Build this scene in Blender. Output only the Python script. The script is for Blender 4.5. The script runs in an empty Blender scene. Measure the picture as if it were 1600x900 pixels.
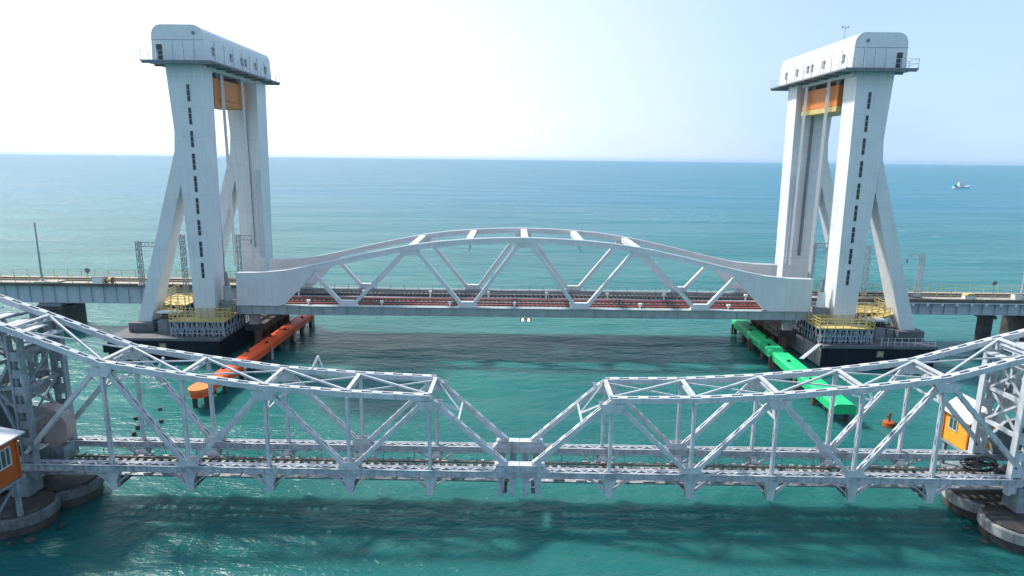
import bpy, bmesh, math, random
from mathutils import Vector, Matrix
random.seed(7)
R = math.radians
scene = bpy.context.scene

# ------------------------------------------------------------------ camera, sky, sun, exposure
H = 24.6
FPX = 1000.0
PITCH = math.atan(202 / FPX)
ROLL = 0.01124
cd = bpy.data.cameras.new("camera")
cam = bpy.data.objects.new("camera", cd)
scene.collection.objects.link(cam)
cd.sensor_width = 36
cd.lens = FPX / 1600 * 36
cd.clip_start = 0.5
cd.clip_end = 90000
fw = Vector((0, math.cos(PITCH), -math.sin(PITCH)))
up = Vector((0, math.sin(PITCH), math.cos(PITCH)))
ri = Vector((1, 0, 0))
r2 = ri * math.cos(ROLL) + up * math.sin(ROLL)
u2 = up * math.cos(ROLL) - ri * math.sin(ROLL)
m = Matrix((r2, u2, -fw)).transposed().to_4x4()
m.translation = (0, 0, H)
cam.matrix_world = m
scene.camera = cam

SUN_AZ = R(-56)          # from +Y (away from the camera) towards -X
SUN_EL = R(50)
world = bpy.data.worlds.new("World")
scene.world = world
world.use_nodes = True
wt = world.node_tree
sky = wt.nodes.new("ShaderNodeTexSky")
sky.sky_type = 'NISHITA'
sky.sun_disc = False
sky.sun_elevation = SUN_EL
sky.sun_rotation = SUN_AZ
sky.air_density = 0.8
sky.dust_density = 0.8
sky.ozone_density = 2.0
bg = wt.nodes["Background"]
bg.inputs[1].default_value = 0.15
def wnode(kind, **k):
    n = wt.nodes.new(kind)
    for a, v in k.items(): setattr(n, a, v)
    return n
def wrange(src, a, c, d, e, smooth=True):
    r = wnode("ShaderNodeMapRange", interpolation_type='SMOOTHSTEP' if smooth else 'LINEAR')
    for i, v in enumerate((a, c, d, e)): r.inputs[i + 1].default_value = v
    wt.links.new(src, r.inputs[0])
    return r.outputs[0]
wtc = wnode("ShaderNodeTexCoord")
wsep = wnode("ShaderNodeSeparateXYZ")
wt.links.new(wtc.outputs["Generated"], wsep.inputs[0])
wdot = wnode("ShaderNodeVectorMath", operation='DOT_PRODUCT')
wt.links.new(wtc.outputs["Generated"], wdot.inputs[0])
wdot.inputs[1].default_value = (math.sin(SUN_AZ), math.cos(SUN_AZ), 0)
glow = wrange(wdot.outputs["Value"], .10, .98, 0, 1)         # haze is whiter towards the sun
wn = wnode("ShaderNodeTexNoise")                              # faint uneven veils of haze
wmp = wnode("ShaderNodeMapping")
wmp.inputs["Scale"].default_value = (1.2, 1.2, 5)
wt.links.new(wtc.outputs["Generated"], wmp.inputs[0])
wt.links.new(wmp.outputs[0], wn.inputs["Vector"])
wn.inputs["Scale"].default_value = 2.2
wn.inputs["Detail"].default_value = 4
veil = wrange(wn.outputs["Fac"], .3, .7, -.07, .07)
hz = wnode("ShaderNodeMix", data_type='RGBA')
wt.links.new(glow, hz.inputs["Factor"])
hz.inputs["A"].default_value = (2.15, 2.95, 3.8, 1)
hz.inputs["B"].default_value = (5.2, 5.3, 5.2, 1)
amt = wrange(wsep.outputs["Z"], -.02, .55, .95, .50)
add = wnode("ShaderNodeMath", operation='ADD', use_clamp=True)
wt.links.new(amt, add.inputs[0])
wt.links.new(veil, add.inputs[1])
smx = wnode("ShaderNodeMix", data_type='RGBA')
wt.links.new(add.outputs[0], smx.inputs["Factor"])
wt.links.new(sky.outputs[0], smx.inputs["A"])
wt.links.new(hz.outputs["Result"], smx.inputs["B"])
wt.links.new(smx.outputs["Result"], bg.inputs[0])

sl = bpy.data.lights.new("sun", 'SUN')
sl.energy = 3.2
sl.angle = R(4.5)
sl.color = (1.0, 0.95, 0.87)
sun = bpy.data.objects.new("sun", sl)
scene.collection.objects.link(sun)
sdir = Vector((math.sin(SUN_AZ) * math.cos(SUN_EL), math.cos(SUN_AZ) * math.cos(SUN_EL), math.sin(SUN_EL)))
sun.rotation_euler = sdir.to_track_quat('Z', 'Y').to_euler()

vs = scene.view_settings
vs.view_transform = 'Standard'
vs.look = 'None'
vs.exposure = 0.82
vs.gamma = 1.0
vs.use_curve_mapping = False

# ------------------------------------------------------------------ materials
def nodes_of(name):
    mt = bpy.data.materials.new(name)
    mt.use_nodes = True
    nt = mt.node_tree
    return mt, nt, nt.nodes["Principled BSDF"]

def mat(name, c1, c2=None, rough=0.5, metal=0.0, scale=1.5, lo=0.4, hi=0.7, bump=0.0, streak=None, sc=(1, 1, 1), spec=0.5, seam=None):
    """two-tone weathered surface; streak = (colour, amount) adds vertical run-off stains"""
    mt, nt, b = nodes_of(name)
    N = nt.nodes.new
    L = nt.links.new
    tc = N("ShaderNodeTexCoord")
    mp = N("ShaderNodeMapping")
    mp.inputs["Scale"].default_value = sc
    L(tc.outputs["Object"], mp.inputs[0])
    n = N("ShaderNodeTexNoise")
    n.inputs["Scale"].default_value = scale
    n.inputs["Detail"].default_value = 6
    n.inputs["Roughness"].default_value = 0.62
    L(mp.outputs[0], n.inputs["Vector"])
    rp = N("ShaderNodeValToRGB")
    c2 = c2 or tuple(x * 0.8 for x in c1)
    rp.color_ramp.elements[0].position = lo
    rp.color_ramp.elements[0].color = (*c1, 1)
    rp.color_ramp.elements[1].position = hi
    rp.color_ramp.elements[1].color = (*c2, 1)
    L(n.outputs["Fac"], rp.inputs[0])
    out = rp.outputs[0]
    if streak:
        mp2 = N("ShaderNodeMapping")
        mp2.inputs["Scale"].default_value = (2.6, 2.6, 0.16)
        L(tc.outputs["Object"], mp2.inputs[0])
        n2 = N("ShaderNodeTexNoise")
        n2.inputs["Scale"].default_value = 1.6
        n2.inputs["Detail"].default_value = 5
        L(mp2.outputs[0], n2.inputs["Vector"])
        r2_ = N("ShaderNodeMapRange")
        r2_.inputs[1].default_value = 0.52
        r2_.inputs[2].default_value = 0.75
        r2_.inputs[4].default_value = streak[1]
        L(n2.outputs["Fac"], r2_.inputs[0])
        mx = N("ShaderNodeMix")
        mx.data_type = 'RGBA'
        L(r2_.outputs[0], mx.inputs["Factor"])
        L(out, mx.inputs["A"])
        mx.inputs["B"].default_value = (*streak[0], 1)
        out = mx.outputs["Result"]
    if seam:        # weld seams between plates, and the odd slightly different plate
        ax, step, wd = seam
        sp = N("ShaderNodeSeparateXYZ")
        L(tc.outputs["Object"], sp.inputs[0])
        dv = N("ShaderNodeMath")
        dv.operation = 'DIVIDE'
        L(sp.outputs[ax], dv.inputs[0])
        dv.inputs[1].default_value = step
        fr = N("ShaderNodeMath")
        fr.operation = 'FRACT'
        L(dv.outputs[0], fr.inputs[0])
        lt = N("ShaderNodeMath")
        lt.operation = 'LESS_THAN'
        L(fr.outputs[0], lt.inputs[0])
        lt.inputs[1].default_value = wd / step
        fl = N("ShaderNodeMath")
        fl.operation = 'FLOOR'
        L(dv.outputs[0], fl.inputs[0])
        wn_ = N("ShaderNodeTexWhiteNoise")
        wn_.noise_dimensions = '1D'
        L(fl.outputs[0], wn_.inputs["W"])
        mr = N("ShaderNodeMapRange")
        mr.inputs[3].default_value = .95
        mr.inputs[4].default_value = 1.0
        L(wn_.outputs["Value"], mr.inputs[0])
        ml_ = N("ShaderNodeMath")
        ml_.operation = 'MULTIPLY_ADD'
        L(lt.outputs[0], ml_.inputs[0])
        ml_.inputs[1].default_value = -.10
        L(mr.outputs[0], ml_.inputs[2])
        vm = N("ShaderNodeVectorMath")
        vm.operation = 'SCALE'
        L(out, vm.inputs[0])
        L(ml_.outputs[0], vm.inputs["Scale"])
        out = vm.outputs[0]
    L(out, b.inputs["Base Color"])
    b.inputs["Roughness"].default_value = rough
    b.inputs["Metallic"].default_value = metal
    b.inputs["Specular IOR Level"].default_value = spec
    if bump:
        bp = N("ShaderNodeBump")
        bp.inputs["Strength"].default_value = bump
        bp.inputs["Distance"].default_value = 0.05
        L(n.outputs["Fac"], bp.inputs["Height"])
        L(bp.outputs[0], b.inputs["Normal"])
    return mt

M = {}
M['tower'] = mat("tower_paint", (.72, .73, .74), (.64, .66, .68), .42, 0, .35, streak=((.46, .44, .42), .38), seam=(2, 3.4, .07))
M['tower_dark'] = mat("slit_shadow_glass", (.03, .035, .04), (.05, .05, .06), .3)
M['machine'] = mat("cladding_paint", (.72, .73, .74), (.64, .66, .68), .45, 0, .5, streak=((.48, .46, .44), .3))
M['trim'] = mat("grey_trim", (.22, .24, .26), (.16, .17, .19), .5)
M['lift'] = mat("lift_span_paint", (.72, .72, .72), (.64, .64, .65), .4, 0, .5, streak=((.48, .45, .42), .35), seam=(0, 3.0, .06))
M['lift_low'] = mat("lift_span_chord_paint", (.36, .41, .41), (.27, .32, .32), .5, 0, .6, streak=((.3, .28, .25), .4))
M['old'] = mat("old_steel_paint", (.55, .58, .61), (.38, .42, .45), .42, 0, 1.1, .42, .72, streak=((.30, .26, .23), .5))
M['old_mid'] = mat("old_chord_paint", (.50, .53, .57), (.30, .33, .36), .45, 0, 1.6, .40, .66, streak=((.20, .17, .15), .6))
M['old_dark'] = mat("old_steel_grimy_shaded", (.27, .31, .34), (.15, .18, .205), .55, 0, 1.4, .4, .68, streak=((.14, .11, .09), .6))  # grime; on the left heel this tone also paints in the shade
M['old_deck'] = mat("old_deck_steel", (.52, .53, .54), (.12, .12, .12), .6, 0, 2.2, .35, .65)
M['sleeper'] = mat("timber_sleeper", (.22, .20, .18), (.46, .45, .44), .8, 0, 2.5)
M['rail'] = mat("rail_steel", (.30, .27, .25), (.18, .13, .10), .35, .6, 3)
M['red_track'] = mat("red_oxide_sleeper", (.22, .042, .035), (.14, .032, .028), .65, 0, 2)
M['dark_track'] = mat("dark_track_bed", (.055, .06, .065), (.10, .10, .10), .7, 0, 2)
M['walk'] = mat("walkway_grating", (.30, .33, .36), (.22, .25, .28), .6, 0, 2)
M['orange_cw'] = mat("counterweight_orange", (.66, .20, .035), (.58, .16, .03), .5, 0, .8, streak=((.30, .12, .04), .4))
M['yellow'] = mat("yellow_paint", (.60, .46, .16), (.46, .36, .15), .5, 0, 2)
M['yellow_plat'] = mat("platform_yellow_grating", (.58, .46, .16), (.40, .32, .16), .65, 0, 1.5)
M['caisson'] = mat("black_caisson_coating", (.006, .010, .018), (.012, .017, .026), .6, 0, .5, spec=.2, streak=((.035, .035, .04), .45))
M['caisson_top'] = mat("caisson_top_concrete", (.14, .145, .155), (.08, .085, .095), .8, 0, .8)
M['concrete'] = mat("weathered_concrete", (.50, .48, .45), (.26, .25, .24), .85, 0, .9, .4, .65, .5, streak=((.08, .075, .07), .7))
M['concrete_mid'] = mat("shaded_concrete", (.22, .22, .23), (.11, .11, .115), .8, 0, .9, .4, .65, .5, streak=((.05, .05, .05), .7))  # concrete with the left pier's shade put into its tone
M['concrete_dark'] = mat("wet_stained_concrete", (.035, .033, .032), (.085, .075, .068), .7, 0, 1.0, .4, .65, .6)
M['scaffold'] = mat("scaffold_steel", (.50, .55, .62), (.34, .38, .44), .45, .2, 3)
M['orange'] = mat("orange_fender_paint", (.95, .105, .015), (.75, .08, .02), .5, 0, 1.8, .45, .7)
M['orange_tip'] = mat("orange_yellow_fender_paint", (.85, .22, .035), (.78, .16, .03), .5, 0, 1.2)
M['green'] = mat("green_fender_paint", (.008, .58, .20), (.01, .46, .17), .5, 0, 1.2, streak=((.10, .34, .20), .5))
M['hole'] = mat("dark_opening", (.012, .012, .012), (.02, .02, .02), .7)
M['pile'] = mat("rusty_concrete_pile", (.24, .11, .08), (.12, .07, .055), .8, 0, 2)
M['girder'] = mat("viaduct_girder_paint", (.50, .55, .60), (.42, .47, .52), .5, 0, .4, streak=((.3, .3, .3), .4))
M['deck_edge'] = mat("viaduct_deck_brown", (.10, .085, .075), (.17, .14, .12), .7, 0, 1)
M['ballast'] = mat("viaduct_walkway", (.42, .37, .31), (.30, .26, .22), .8, 0, 2.5)
M['mast'] = mat("galvanised_mast", (.34, .37, .40), (.24, .26, .29), .4, .5, 3)
M['mast_light'] = mat("galvanised_pale_sunlit", (.62, .63, .64), (.50, .51, .53), .4, .3, 3)  # pale steel; on the right-hand masts it paints in sunlight
M['cabin'] = mat("cabin_orange_paint", (.52, .095, .008), (.40, .075, .008), .55, 0, 1.2, streak=((.30, .09, .03), .35))
M['cabin_yellow'] = mat("cabin_yellow_paint", (.85, .40, .03), (.75, .30, .03), .55, 0, 1.2, streak=((.45, .18, .04), .35))
M['roof'] = mat("white_sheet_roof", (.72, .72, .74), (.58, .58, .62), .5, 0, 1.2)
M['frame'] = mat("window_frame_grey", (.55, .58, .58), (.45, .48, .48), .5)
M['drum'] = mat("pinkish_drum_paint", (.46, .35, .33), (.34, .27, .26), .6, 0, .8, streak=((.2, .15, .12), .5))
M['wood'] = mat("old_timber", (.10, .08, .06), (.05, .04, .035), .85, 0, 3)
M['rust'] = mat("rusty_steel", (.26, .09, .05), (.15, .06, .04), .8, 0, 2)
M['white'] = mat("white_paint", (.80, .80, .80), (.72, .72, .72), .45, 0, 2)
M['turq'] = mat("boat_turquoise", (.10, .55, .55), (.08, .42, .45), .45)
mg, nt, b = nodes_of("window_glass")
b.inputs["Base Color"].default_value = (.05, .09, .09, 1)
b.inputs["Roughness"].default_value = .08
M['glass'] = mg
ml, nt, b = nodes_of("navigation_lamp")
b.inputs["Base Color"].default_value = (1, .85, .7, 1)
b.inputs["Emission Color"].default_value = (1, .8, .6, 1)
b.inputs["Emission Strength"].default_value = 1.6
M['lamp'] = ml

# ------------------------------------------------------------------ mesh helpers
class MB:
    def __init__(s):
        s.v = []
        s.f = []

    def quadbox(s, pts):
        k = len(s.v)
        s.v += [tuple(p) for p in pts]
        for q in ((3, 2, 1, 0), (4, 5, 6, 7), (0, 1, 5, 4), (1, 2, 6, 5), (2, 3, 7, 6), (3, 0, 4, 7)):
            s.f.append(tuple(k + i for i in q))
        return s

    def box(s, x0, x1, y0, y1, z0, z1):
        return s.quadbox([(x0, y0, z0), (x1, y0, z0), (x1, y1, z0), (x0, y1, z0),
                          (x0, y0, z1), (x1, y0, z1), (x1, y1, z1), (x0, y1, z1)])

    def bar(s, a, c, w, d, upv=(0, 1, 0), oy=0.0, od=0.0):
        """box member from a to c; w along upv (the side vector), d across it"""
        a = Vector(a)
        c = Vector(c)
        t = (c - a).normalized()
        sv = Vector(upv)
        sv = (sv - t * sv.dot(t)).normalized()
        dv = t.cross(sv)
        a = a + sv * oy + dv * od
        c = c + sv * oy + dv * od
        sv = sv * (w / 2)
        dv = dv * (d / 2)
        return s.quadbox([a - sv - dv, a + sv - dv, a + sv + dv, a - sv + dv,
                          c - sv - dv, c + sv - dv, c + sv + dv, c - sv + dv])

    def tube(s, a, c, r, n=8, r2=None):
        a = Vector(a)
        c = Vector(c)
        t = (c - a).normalized()
        x = t.orthogonal().normalized()
        y = t.cross(x)
        r2 = r if r2 is None else r2
        k = len(s.v)
        for i in range(n):
            an = 2 * math.pi * i / n
            dv = x * math.cos(an) + y * math.sin(an)
            s.v.append(tuple(a + dv * r))
            s.v.append(tuple(c + dv * r2))
        for i in range(n):
            j = (i + 1) % n
            s.f.append((k + 2 * i, k + 2 * j, k + 2 * j + 1, k + 2 * i + 1))
        s.f.append(tuple(k + 2 * i for i in range(n))[::-1])
        s.f.append(tuple(k + 2 * i + 1 for i in range(n)))
        return s

    def prism(s, poly, off, frame):
        """poly: 2-D outline; frame(u, v) -> point; off: extrusion vector"""
        k = len(s.v)
        n = len(poly)
        off = Vector(off)
        for u, v in poly:
            s.v.append(tuple(Vector(frame(u, v))))
        for u, v in poly:
            s.v.append(tuple(Vector(frame(u, v)) + off))
        s.f.append(tuple(range(k, k + n))[::-1])
        s.f.append(tuple(range(k + n, k + 2 * n)))
        for i in range(n):
            j = (i + 1) % n
            s.f.append((k + i, k + j, k + n + j, k + n + i))
        return s

    def xz(s, poly, y0, y1):
        return s.prism(poly, (0, y1 - y0, 0), lambda u, v: (u, y0, v))

    def build(s, name, material, parent=None, bevel=0.0, smooth=False):
        me = bpy.data.meshes.new(name)
        me.from_pydata(s.v, [], s.f)
        bm = bmesh.new()
        bm.from_mesh(me)
        bmesh.ops.recalc_face_normals(bm, faces=bm.faces[:])
        bm.to_mesh(me)
        bm.free()
        me.materials.append(M[material] if isinstance(material, str) else material)
        o = bpy.data.objects.new(name, me)
        scene.collection.objects.link(o)
        if parent is not None:
            o.parent = parent
        if bevel:
            bv = o.modifiers.new("bevel", 'BEVEL')
            bv.width = bevel
            bv.segments = 2
            bv.limit_method = 'ANGLE'
        if smooth:
            for p in me.polygons:
                p.use_smooth = True
        return o

def tag(o, label=None, cat=None, group=None, kind=None):
    if label: o["label"] = label
    if cat: o["category"] = cat
    if group: o["group"] = group
    if kind: o["kind"] = kind
    return o

def thing(name, label, cat, loc=(0, 0, 0), group=None, rz=0.0):
    o = bpy.data.objects.new(name, None)
    o.empty_display_size = 0.5
    scene.collection.objects.link(o)
    o.location = loc
    o.rotation_euler = (0, 0, rz)
    return tag(o, label, cat, group)

def copy_tree(o, parent=None):
    c = o.copy()
    scene.collection.objects.link(c)
    c.parent = parent
    for ch in list(o.children):
        copy_tree(ch, c)
    return c

def lerp(a, c, t):
    return Vector(a) * (1 - t) + Vector(c) * t

def laced(mb, a, c, w, d, pitch=1.0, fill=0.5, zig=False, th=0.07):
    """built-up riveted member in a truss plane (side vector = +Y): two channels and batten plates
    or zigzag lacing bars between them on both open faces"""
    a = Vector(a)
    c = Vector(c)
    ln = (c - a).length
    for sy in (-1, 1):
        mb.bar(a, c, th, d, (0, 1, 0), sy * (w / 2 - th / 2))
        for sd in (-1, 1):      # channel flanges
            mb.bar(a, c, 0.06, 0.03, (0, 1, 0), sy * (w / 2 - 0.03 - th * .9), sd * (d / 2 - 0.02))
    t = (c - a).normalized()
    sv = Vector((0, 1, 0))
    dv = t.cross(sv)
    n = max(1, int(ln / pitch))
    st = ln / n
    for i in range(n):
        for sd in (-1, 1):
            o = dv * (sd * (d / 2 + 0.012))
            if zig:
                s0 = a + t * (st * i) + sv * (w / 2 - .07) * (1 if i % 2 else -1) + o
                s1 = a + t * (st * (i + 1)) - sv * (w / 2 - .07) * (1 if i % 2 else -1) + o
                mb.bar(s0, s1, 0.02, 0.10, dv)
            else:
                mid = a + t * (st * (i + .5)) + o
                mb.bar(mid - t * st * fill / 2, mid + t * st * fill / 2, w * .93, 0.02, sv)
    return mb

# ------------------------------------------------------------------ water
def water():
    mt, nt, b = nodes_of("sea_water")
    N = nt.nodes.new
    L = nt.links.new
    tc = N("ShaderNodeTexCoord")
    def noise(sx, sy, scale, detail, rough=.55, rot=0.0, dist=0.0):
        mp = N("ShaderNodeMapping")
        mp.inputs["Scale"].default_value = (sx, sy, 1)
        mp.inputs["Rotation"].default_value = (0, 0, rot)
        L(tc.outputs["Object"], mp.inputs[0])
        n = N("ShaderNodeTexNoise")
        n.inputs["Scale"].default_value = scale
        n.inputs["Detail"].default_value = detail
        n.inputs["Roughness"].default_value = rough
        n.inputs["Distortion"].default_value = dist
        L(mp.outputs[0], n.inputs["Vector"])
        return n.outputs["Fac"]
    def rng(x, a, c, d=0, e=1):
        r = N("ShaderNodeMapRange")
        r.inputs[1].default_value = a
        r.inputs[2].default_value = c
        r.inputs[3].default_value = d
        r.inputs[4].default_value = e
        L(x, r.inputs[0])
        return r.outputs[0]
    def math2(op, x, y):
        q = N("ShaderNodeMath")
        q.operation = op
        for i, k in enumerate((x, y)):
            if isinstance(k, (int, float)): q.inputs[i].default_value = k
            else: L(k, q.inputs[i])
        return q.outputs[0]
    def mix(fac, a, c):
        mx = N("ShaderNodeMix")
        mx.data_type = 'RGBA'
        if isinstance(fac, (int, float)): mx.inputs["Factor"].default_value = fac
        else: L(fac, mx.inputs["Factor"])
        for nm, k in (("A", a), ("B", c)):
            if isinstance(k, tuple): mx.inputs[nm].default_value = (*k, 1)
            else: L(k, mx.inputs[nm])
        return mx.outputs["Result"]
    big = rng(noise(.55, 1.5, .03, 5, .6, .2, .6), .42, .62)
    col = mix(big, (.012, .116, .112), (.024, .150, .140))
    far = rng(noise(.15, 1, .004, 3), .4, .6)
    sy_ = N("ShaderNodeSeparateXYZ")
    L(tc.outputs["Object"], sy_.inputs[0])
    off = rng(sy_.outputs["Y"], 95, 420)          # bluer base far out: sky reflection painted into the sea colour
    col = mix(math2('MULTIPLY', off, rng(far, 0, 1, .70, .92)), col, (.005, .122, .20))
    # sparse foam flecks
    fl = math2('MULTIPLY', rng(noise(.45, 1.0, .42, 3, .6), .645, .68), rng(noise(.3, .6, .008, 3), .50, .62))
    fl = math2('MULTIPLY', fl, rng(sy_.outputs["Y"], 110, 260))
    col = mix(fl, col, (.75, .78, .78))
    L(col, b.inputs["Base Color"])
    b.inputs["Roughness"].default_value = .28
    b.inputs["Specular IOR Level"].default_value = .22
    b.inputs["IOR"].default_value = 1.33
    b.inputs["Subsurface Weight"].default_value = 1.0
    b.inputs["Subsurface Radius"].default_value = (.4, 1.0, 1.0)
    b.inputs["Subsurface Scale"].default_value = 5.0
    w1 = noise(.55, 1.25, .16, 3, .5, .25, .3)
    w2 = noise(.6, 1.3, .75, 4, .55, -.2, .4)
    w3 = noise(.8, 1.2, 2.6, 3, .55, .1, .2)
    calm = rng(noise(.4, 1.6, .022, 3, .5, .1), .38, .62, .30, 1.15)
    h = math2('ADD', math2('MULTIPLY', w1, 1.6), math2('ADD', math2('MULTIPLY', w2, .62), math2('MULTIPLY', w3, .17)))
    h = math2('MULTIPLY', h, calm)
    bp = N("ShaderNodeBump")
    bp.inputs["Strength"].default_value = 1.0
    bp.inputs["Distance"].default_value = .78
    L(h, bp.inputs["Height"])
    L(bp.outputs[0], b.inputs["Normal"])
    M['water'] = mt
    S = 15000
    mb = MB()
    mb.v = [(-S, -300, 0), (S, -300, 0), (S, S, 0), (-S, S, 0)]
    mb.f = [(0, 1, 2, 3)]
    tag(mb.build('sea_water', 'water'), kind='structure')
water()

# ------------------------------------------------------------------ lift bridge: towers
def tower(side, xi_t, xi_b, xo_t, xo_n, xo_b, stay_o, stay_i, label, mr, bx, byy):
    """xi: inner edge top/bottom, xo: outer edge top / neck (z 22) / bottom, stay feet outer and inner"""
    g = thing('bridge_tower', label, 'tower', ((xi_b + xo_b) / 2, 85, 2.9), 'lift bridge towers')
    gx, gy, gz = g.location
    def P(mb, name, material, parent=g, **k):
        mb.v = [(x - gx, y - gy, z - gz) for x, y, z in mb.v]
        return mb.build(name, material, parent, **k)
    o = 1 if side > 0 else -1
    for y0, y1, bo in ((77.4, 80.3, 0), (byy[0], byy[1], bx)):
        mb = MB()
        mb.xz([(xi_b + bo, 2.95), (xi_t + bo, 34.9), (xo_t, 34.9), (xo_n + o * .25, 28.4), (xo_n, 22.0), (xo_b, 2.95)], y0, y1)
        P(mb, 'column', 'tower')
        mb = MB()
        mb.xz([(stay_i, 3.9), (xo_n - o * .12, 21.9), (xo_n + o * .24, 28.3), (xo_n + o * .55, 25.0), (stay_o, 3.9)], y0 + .25, y1 - .25)
        P(mb, 'back_stay', 'tower')
        mb = MB()
        mb.box(min(stay_i, stay_o) - .7, max(stay_i, stay_o) + .7, y0 - .5, y1 + .5, 2.95, 4.1)
        P(mb, 'stay_footing', 'caisson_top', bevel=.05)
        # narrow stair windows up the front of the column (pairs of slits)
        if y0 < 80:
            for k in range(9):
                z = 31.7 - k * 2.62
                t = (34.9 - z) / 29.3
                cx = (xi_t + (xo_t - xi_t) * .40) * (1 - t) + (xi_b + (xo_b - xi_b) * .46) * t
                mb = MB()
                for q in range(3):
                    mb.box(cx - .17, cx + .17, y0 - .03, y0 + .1, z - .95 + q * .645, z - .95 + q * .645 + .60)
                P(mb, 'stair_slit', 'tower_dark')
    # guide rails and cable duct beside the back column
    by = byy[0]
    gx_ = -37.6 if side < 0 else 41.0
    P(MB().box(gx_ - .13, gx_ + .13, by - .42, by - .02, 11.5, 34.4), 'guide_rail', 'trim')
    P(MB().box(*sorted((xi_b - o * .20, xi_b - o * .02)), 80.33, 80.55, 9, 34.6), 'guide_rail', 'trim')
    xd_ = -36.4 if side < 0 else 39.5
    P(MB().box(xd_ - .32, xd_ + .32, by - .3, by - .02, 10.2, 22.6), 'cable_duct', 'girder')
    # end lock machinery between column and lift span
    xl = xi_b - o * 1.05
    P(MB().tube((xl, 78.9, 6.7), (xl, 78.9, 8.6), .55, 16, .42), 'lock_housing', 'white' if side > 0 else 'lift_low')
    P(MB().tube((xl, 78.9, 8.62), (xl, 78.9, 10.3), .30, 12, .10), 'lock_cap', 'trim')
    P(MB().box(xl - .7, xl + .7, 78.2, 79.6, 5.3, 6.68), 'lock_plinth', 'trim')
    # portal beam under the machine room and sheaves
    x0, x1, y0, y1 = mr
    mb = MB()
    mb.box(x0 + .9, x1 - .9, y0 + 1.4, y1 - 1.3, 34.45, 34.88)
    P(mb, 'top_frame', 'tower')
    for sy in (82.2, 88.6):
        mb = MB()
        mb.tube(((x0 + x1) / 2 - 1.6, sy, 34.35), ((x0 + x1) / 2 + 1.6, sy, 34.35), .55, 20)
        P(mb, 'sheave', 'trim')
    # machine room with rounded eaves
    r = 1.15
    zt = 39.0
    z0 = 35.12
    poly = [(x0, z0)]
    for k in range(7):
        a = math.pi - k * math.pi / 12
        poly.append((x0 + .12 + r + r * math.cos(a), zt - r + r * math.sin(a)))
    for k in range(7):
        a = math.pi / 2 - k * math.pi / 12
        poly.append((x1 - .12 - r + r * math.cos(a), zt - r + r * math.sin(a)))
    poly.append((x1, z0))
    mroom = P(MB().xz(poly, y0, y1), 'machine_room', 'machine')
    def Q(mb, name, material):
        return P(mb, name, material, mroom)
    # seams (belong to the cladding)
    mb = MB()
    mb.box(x0 + .02, x1 - .02, y0 - .015, y0 + .02, 37.35, 37.40)
    for k in range(1, 5):
        xx = x0 + (x1 - x0) * k / 5
        mb.box(xx - .02, xx + .02, y0 - .012, y0 + .02, 35.2, 37.3)
    for k in range(1, 8):
        yy = y0 + (y1 - y0) * k / 8
        mb.box(x0 - .012, x0 + .02, yy - .02, yy + .02, 35.2, 37.6)
        mb.box(x1 - .02, x1 + .012, yy - .02, yy + .02, 35.2, 37.6)
    mb.box(x0 - .010, x1 + .010, y0 - .010, y1 + .010, 35.13, 35.19)
    Q(mb, 'panel_seam', 'trim')
    xd = x0 + .95 if side < 0 else x1 - .95
    d = Q(MB().box(xd - .55, xd + .55, y0 - .06, y0 + .03, 35.16, 37.1), 'door_frame', 'white')
    Q(MB().box(xd - .33, xd + .33, y0 - .10, y0 - .05, 35.18, 36.85), 'door', 'tower_dark')
    xv = x1 - 1.15 if side < 0 else x0 + 1.5
    Q(MB().tube((xv, y0 - .08, 38.1), (xv, y0 + .05, 38.1), .20, 14), 'vent', 'trim')
    xs = x1 if side < 0 else x0
    s_ = 1 if side < 0 else -1
    for yy in (y0 + 2.2, y0 + 7.0, y0 + 10.2, y0 + 11.4, y0 + 14.6, y0 + 18.2):
        Q(MB().box(*sorted((xs - s_ * .06, xs + s_ * .05)), yy - .26, yy + .26, 36.0, 36.9), 'window', 'trim')
    # gallery round the foot of the machine room
    mb = MB()
    ov = 1.0
    mb.box(x0 - ov, x1 + ov, y0 - .75, y1 + .75, 34.92, 35.1)
    for k in range(9):
        yy = y0 - .6 + (y1 - y0 + 1.2) * k / 8
        mb.box(x0 - ov + .1, x1 + ov - .1, yy - .06, yy + .06, 34.72, 34.915)
    gal = P(mb, 'gallery', 'trim')
    mb = MB()
    gx0, gx1, gy0, gy1 = x0 - ov + .05, x1 + ov - .05, y0 - .7, y1 + .7
    for zz in (35.6, 36.1):
        mb.bar((gx0, gy0, zz), (gx1, gy0, zz), .035, .035)
        mb.bar((gx0, gy1, zz), (gx1, gy1, zz), .035, .035)
        mb.bar((gx0, gy0, zz), (gx0, gy1, zz), .035, .035, (1, 0, 0))
        mb.bar((gx1, gy0, zz), (gx1, gy1, zz), .035, .035, (1, 0, 0))
    for k in range(5):
        xx = gx0 + (gx1 - gx0) * k / 4
        for yy in (gy0, gy1):
            mb.box(xx - .025, xx + .025, yy - .025, yy + .025, 35.1, 36.12)
    for k in range(1, 12):
        yy = gy0 + (gy1 - gy0) * k / 12
        for xx in (gx0, gx1):
            mb.box(xx - .025, xx + .025, yy - .025, yy + .025, 35.1, 36.12)
    P(mb, 'gallery_railing', 'mast_light', gal)
    if side > 0:
        mb = MB()
        mb.tube((40.35, 83, 39.0), (40.35, 83, 41.0), .035, 8)
        mb.bar((40.0, 83, 40.7), (40.7, 83, 40.7), .03, .05)
        mb.tube((40.0, 83, 40.7), (40.0, 83, 40.95), .09, 8)
        mb.tube((40.7, 83, 40.7), (40.7, 83, 40.9), .09, 8)
        P(mb, 'weather_mast', 'mast')
    return g

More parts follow.
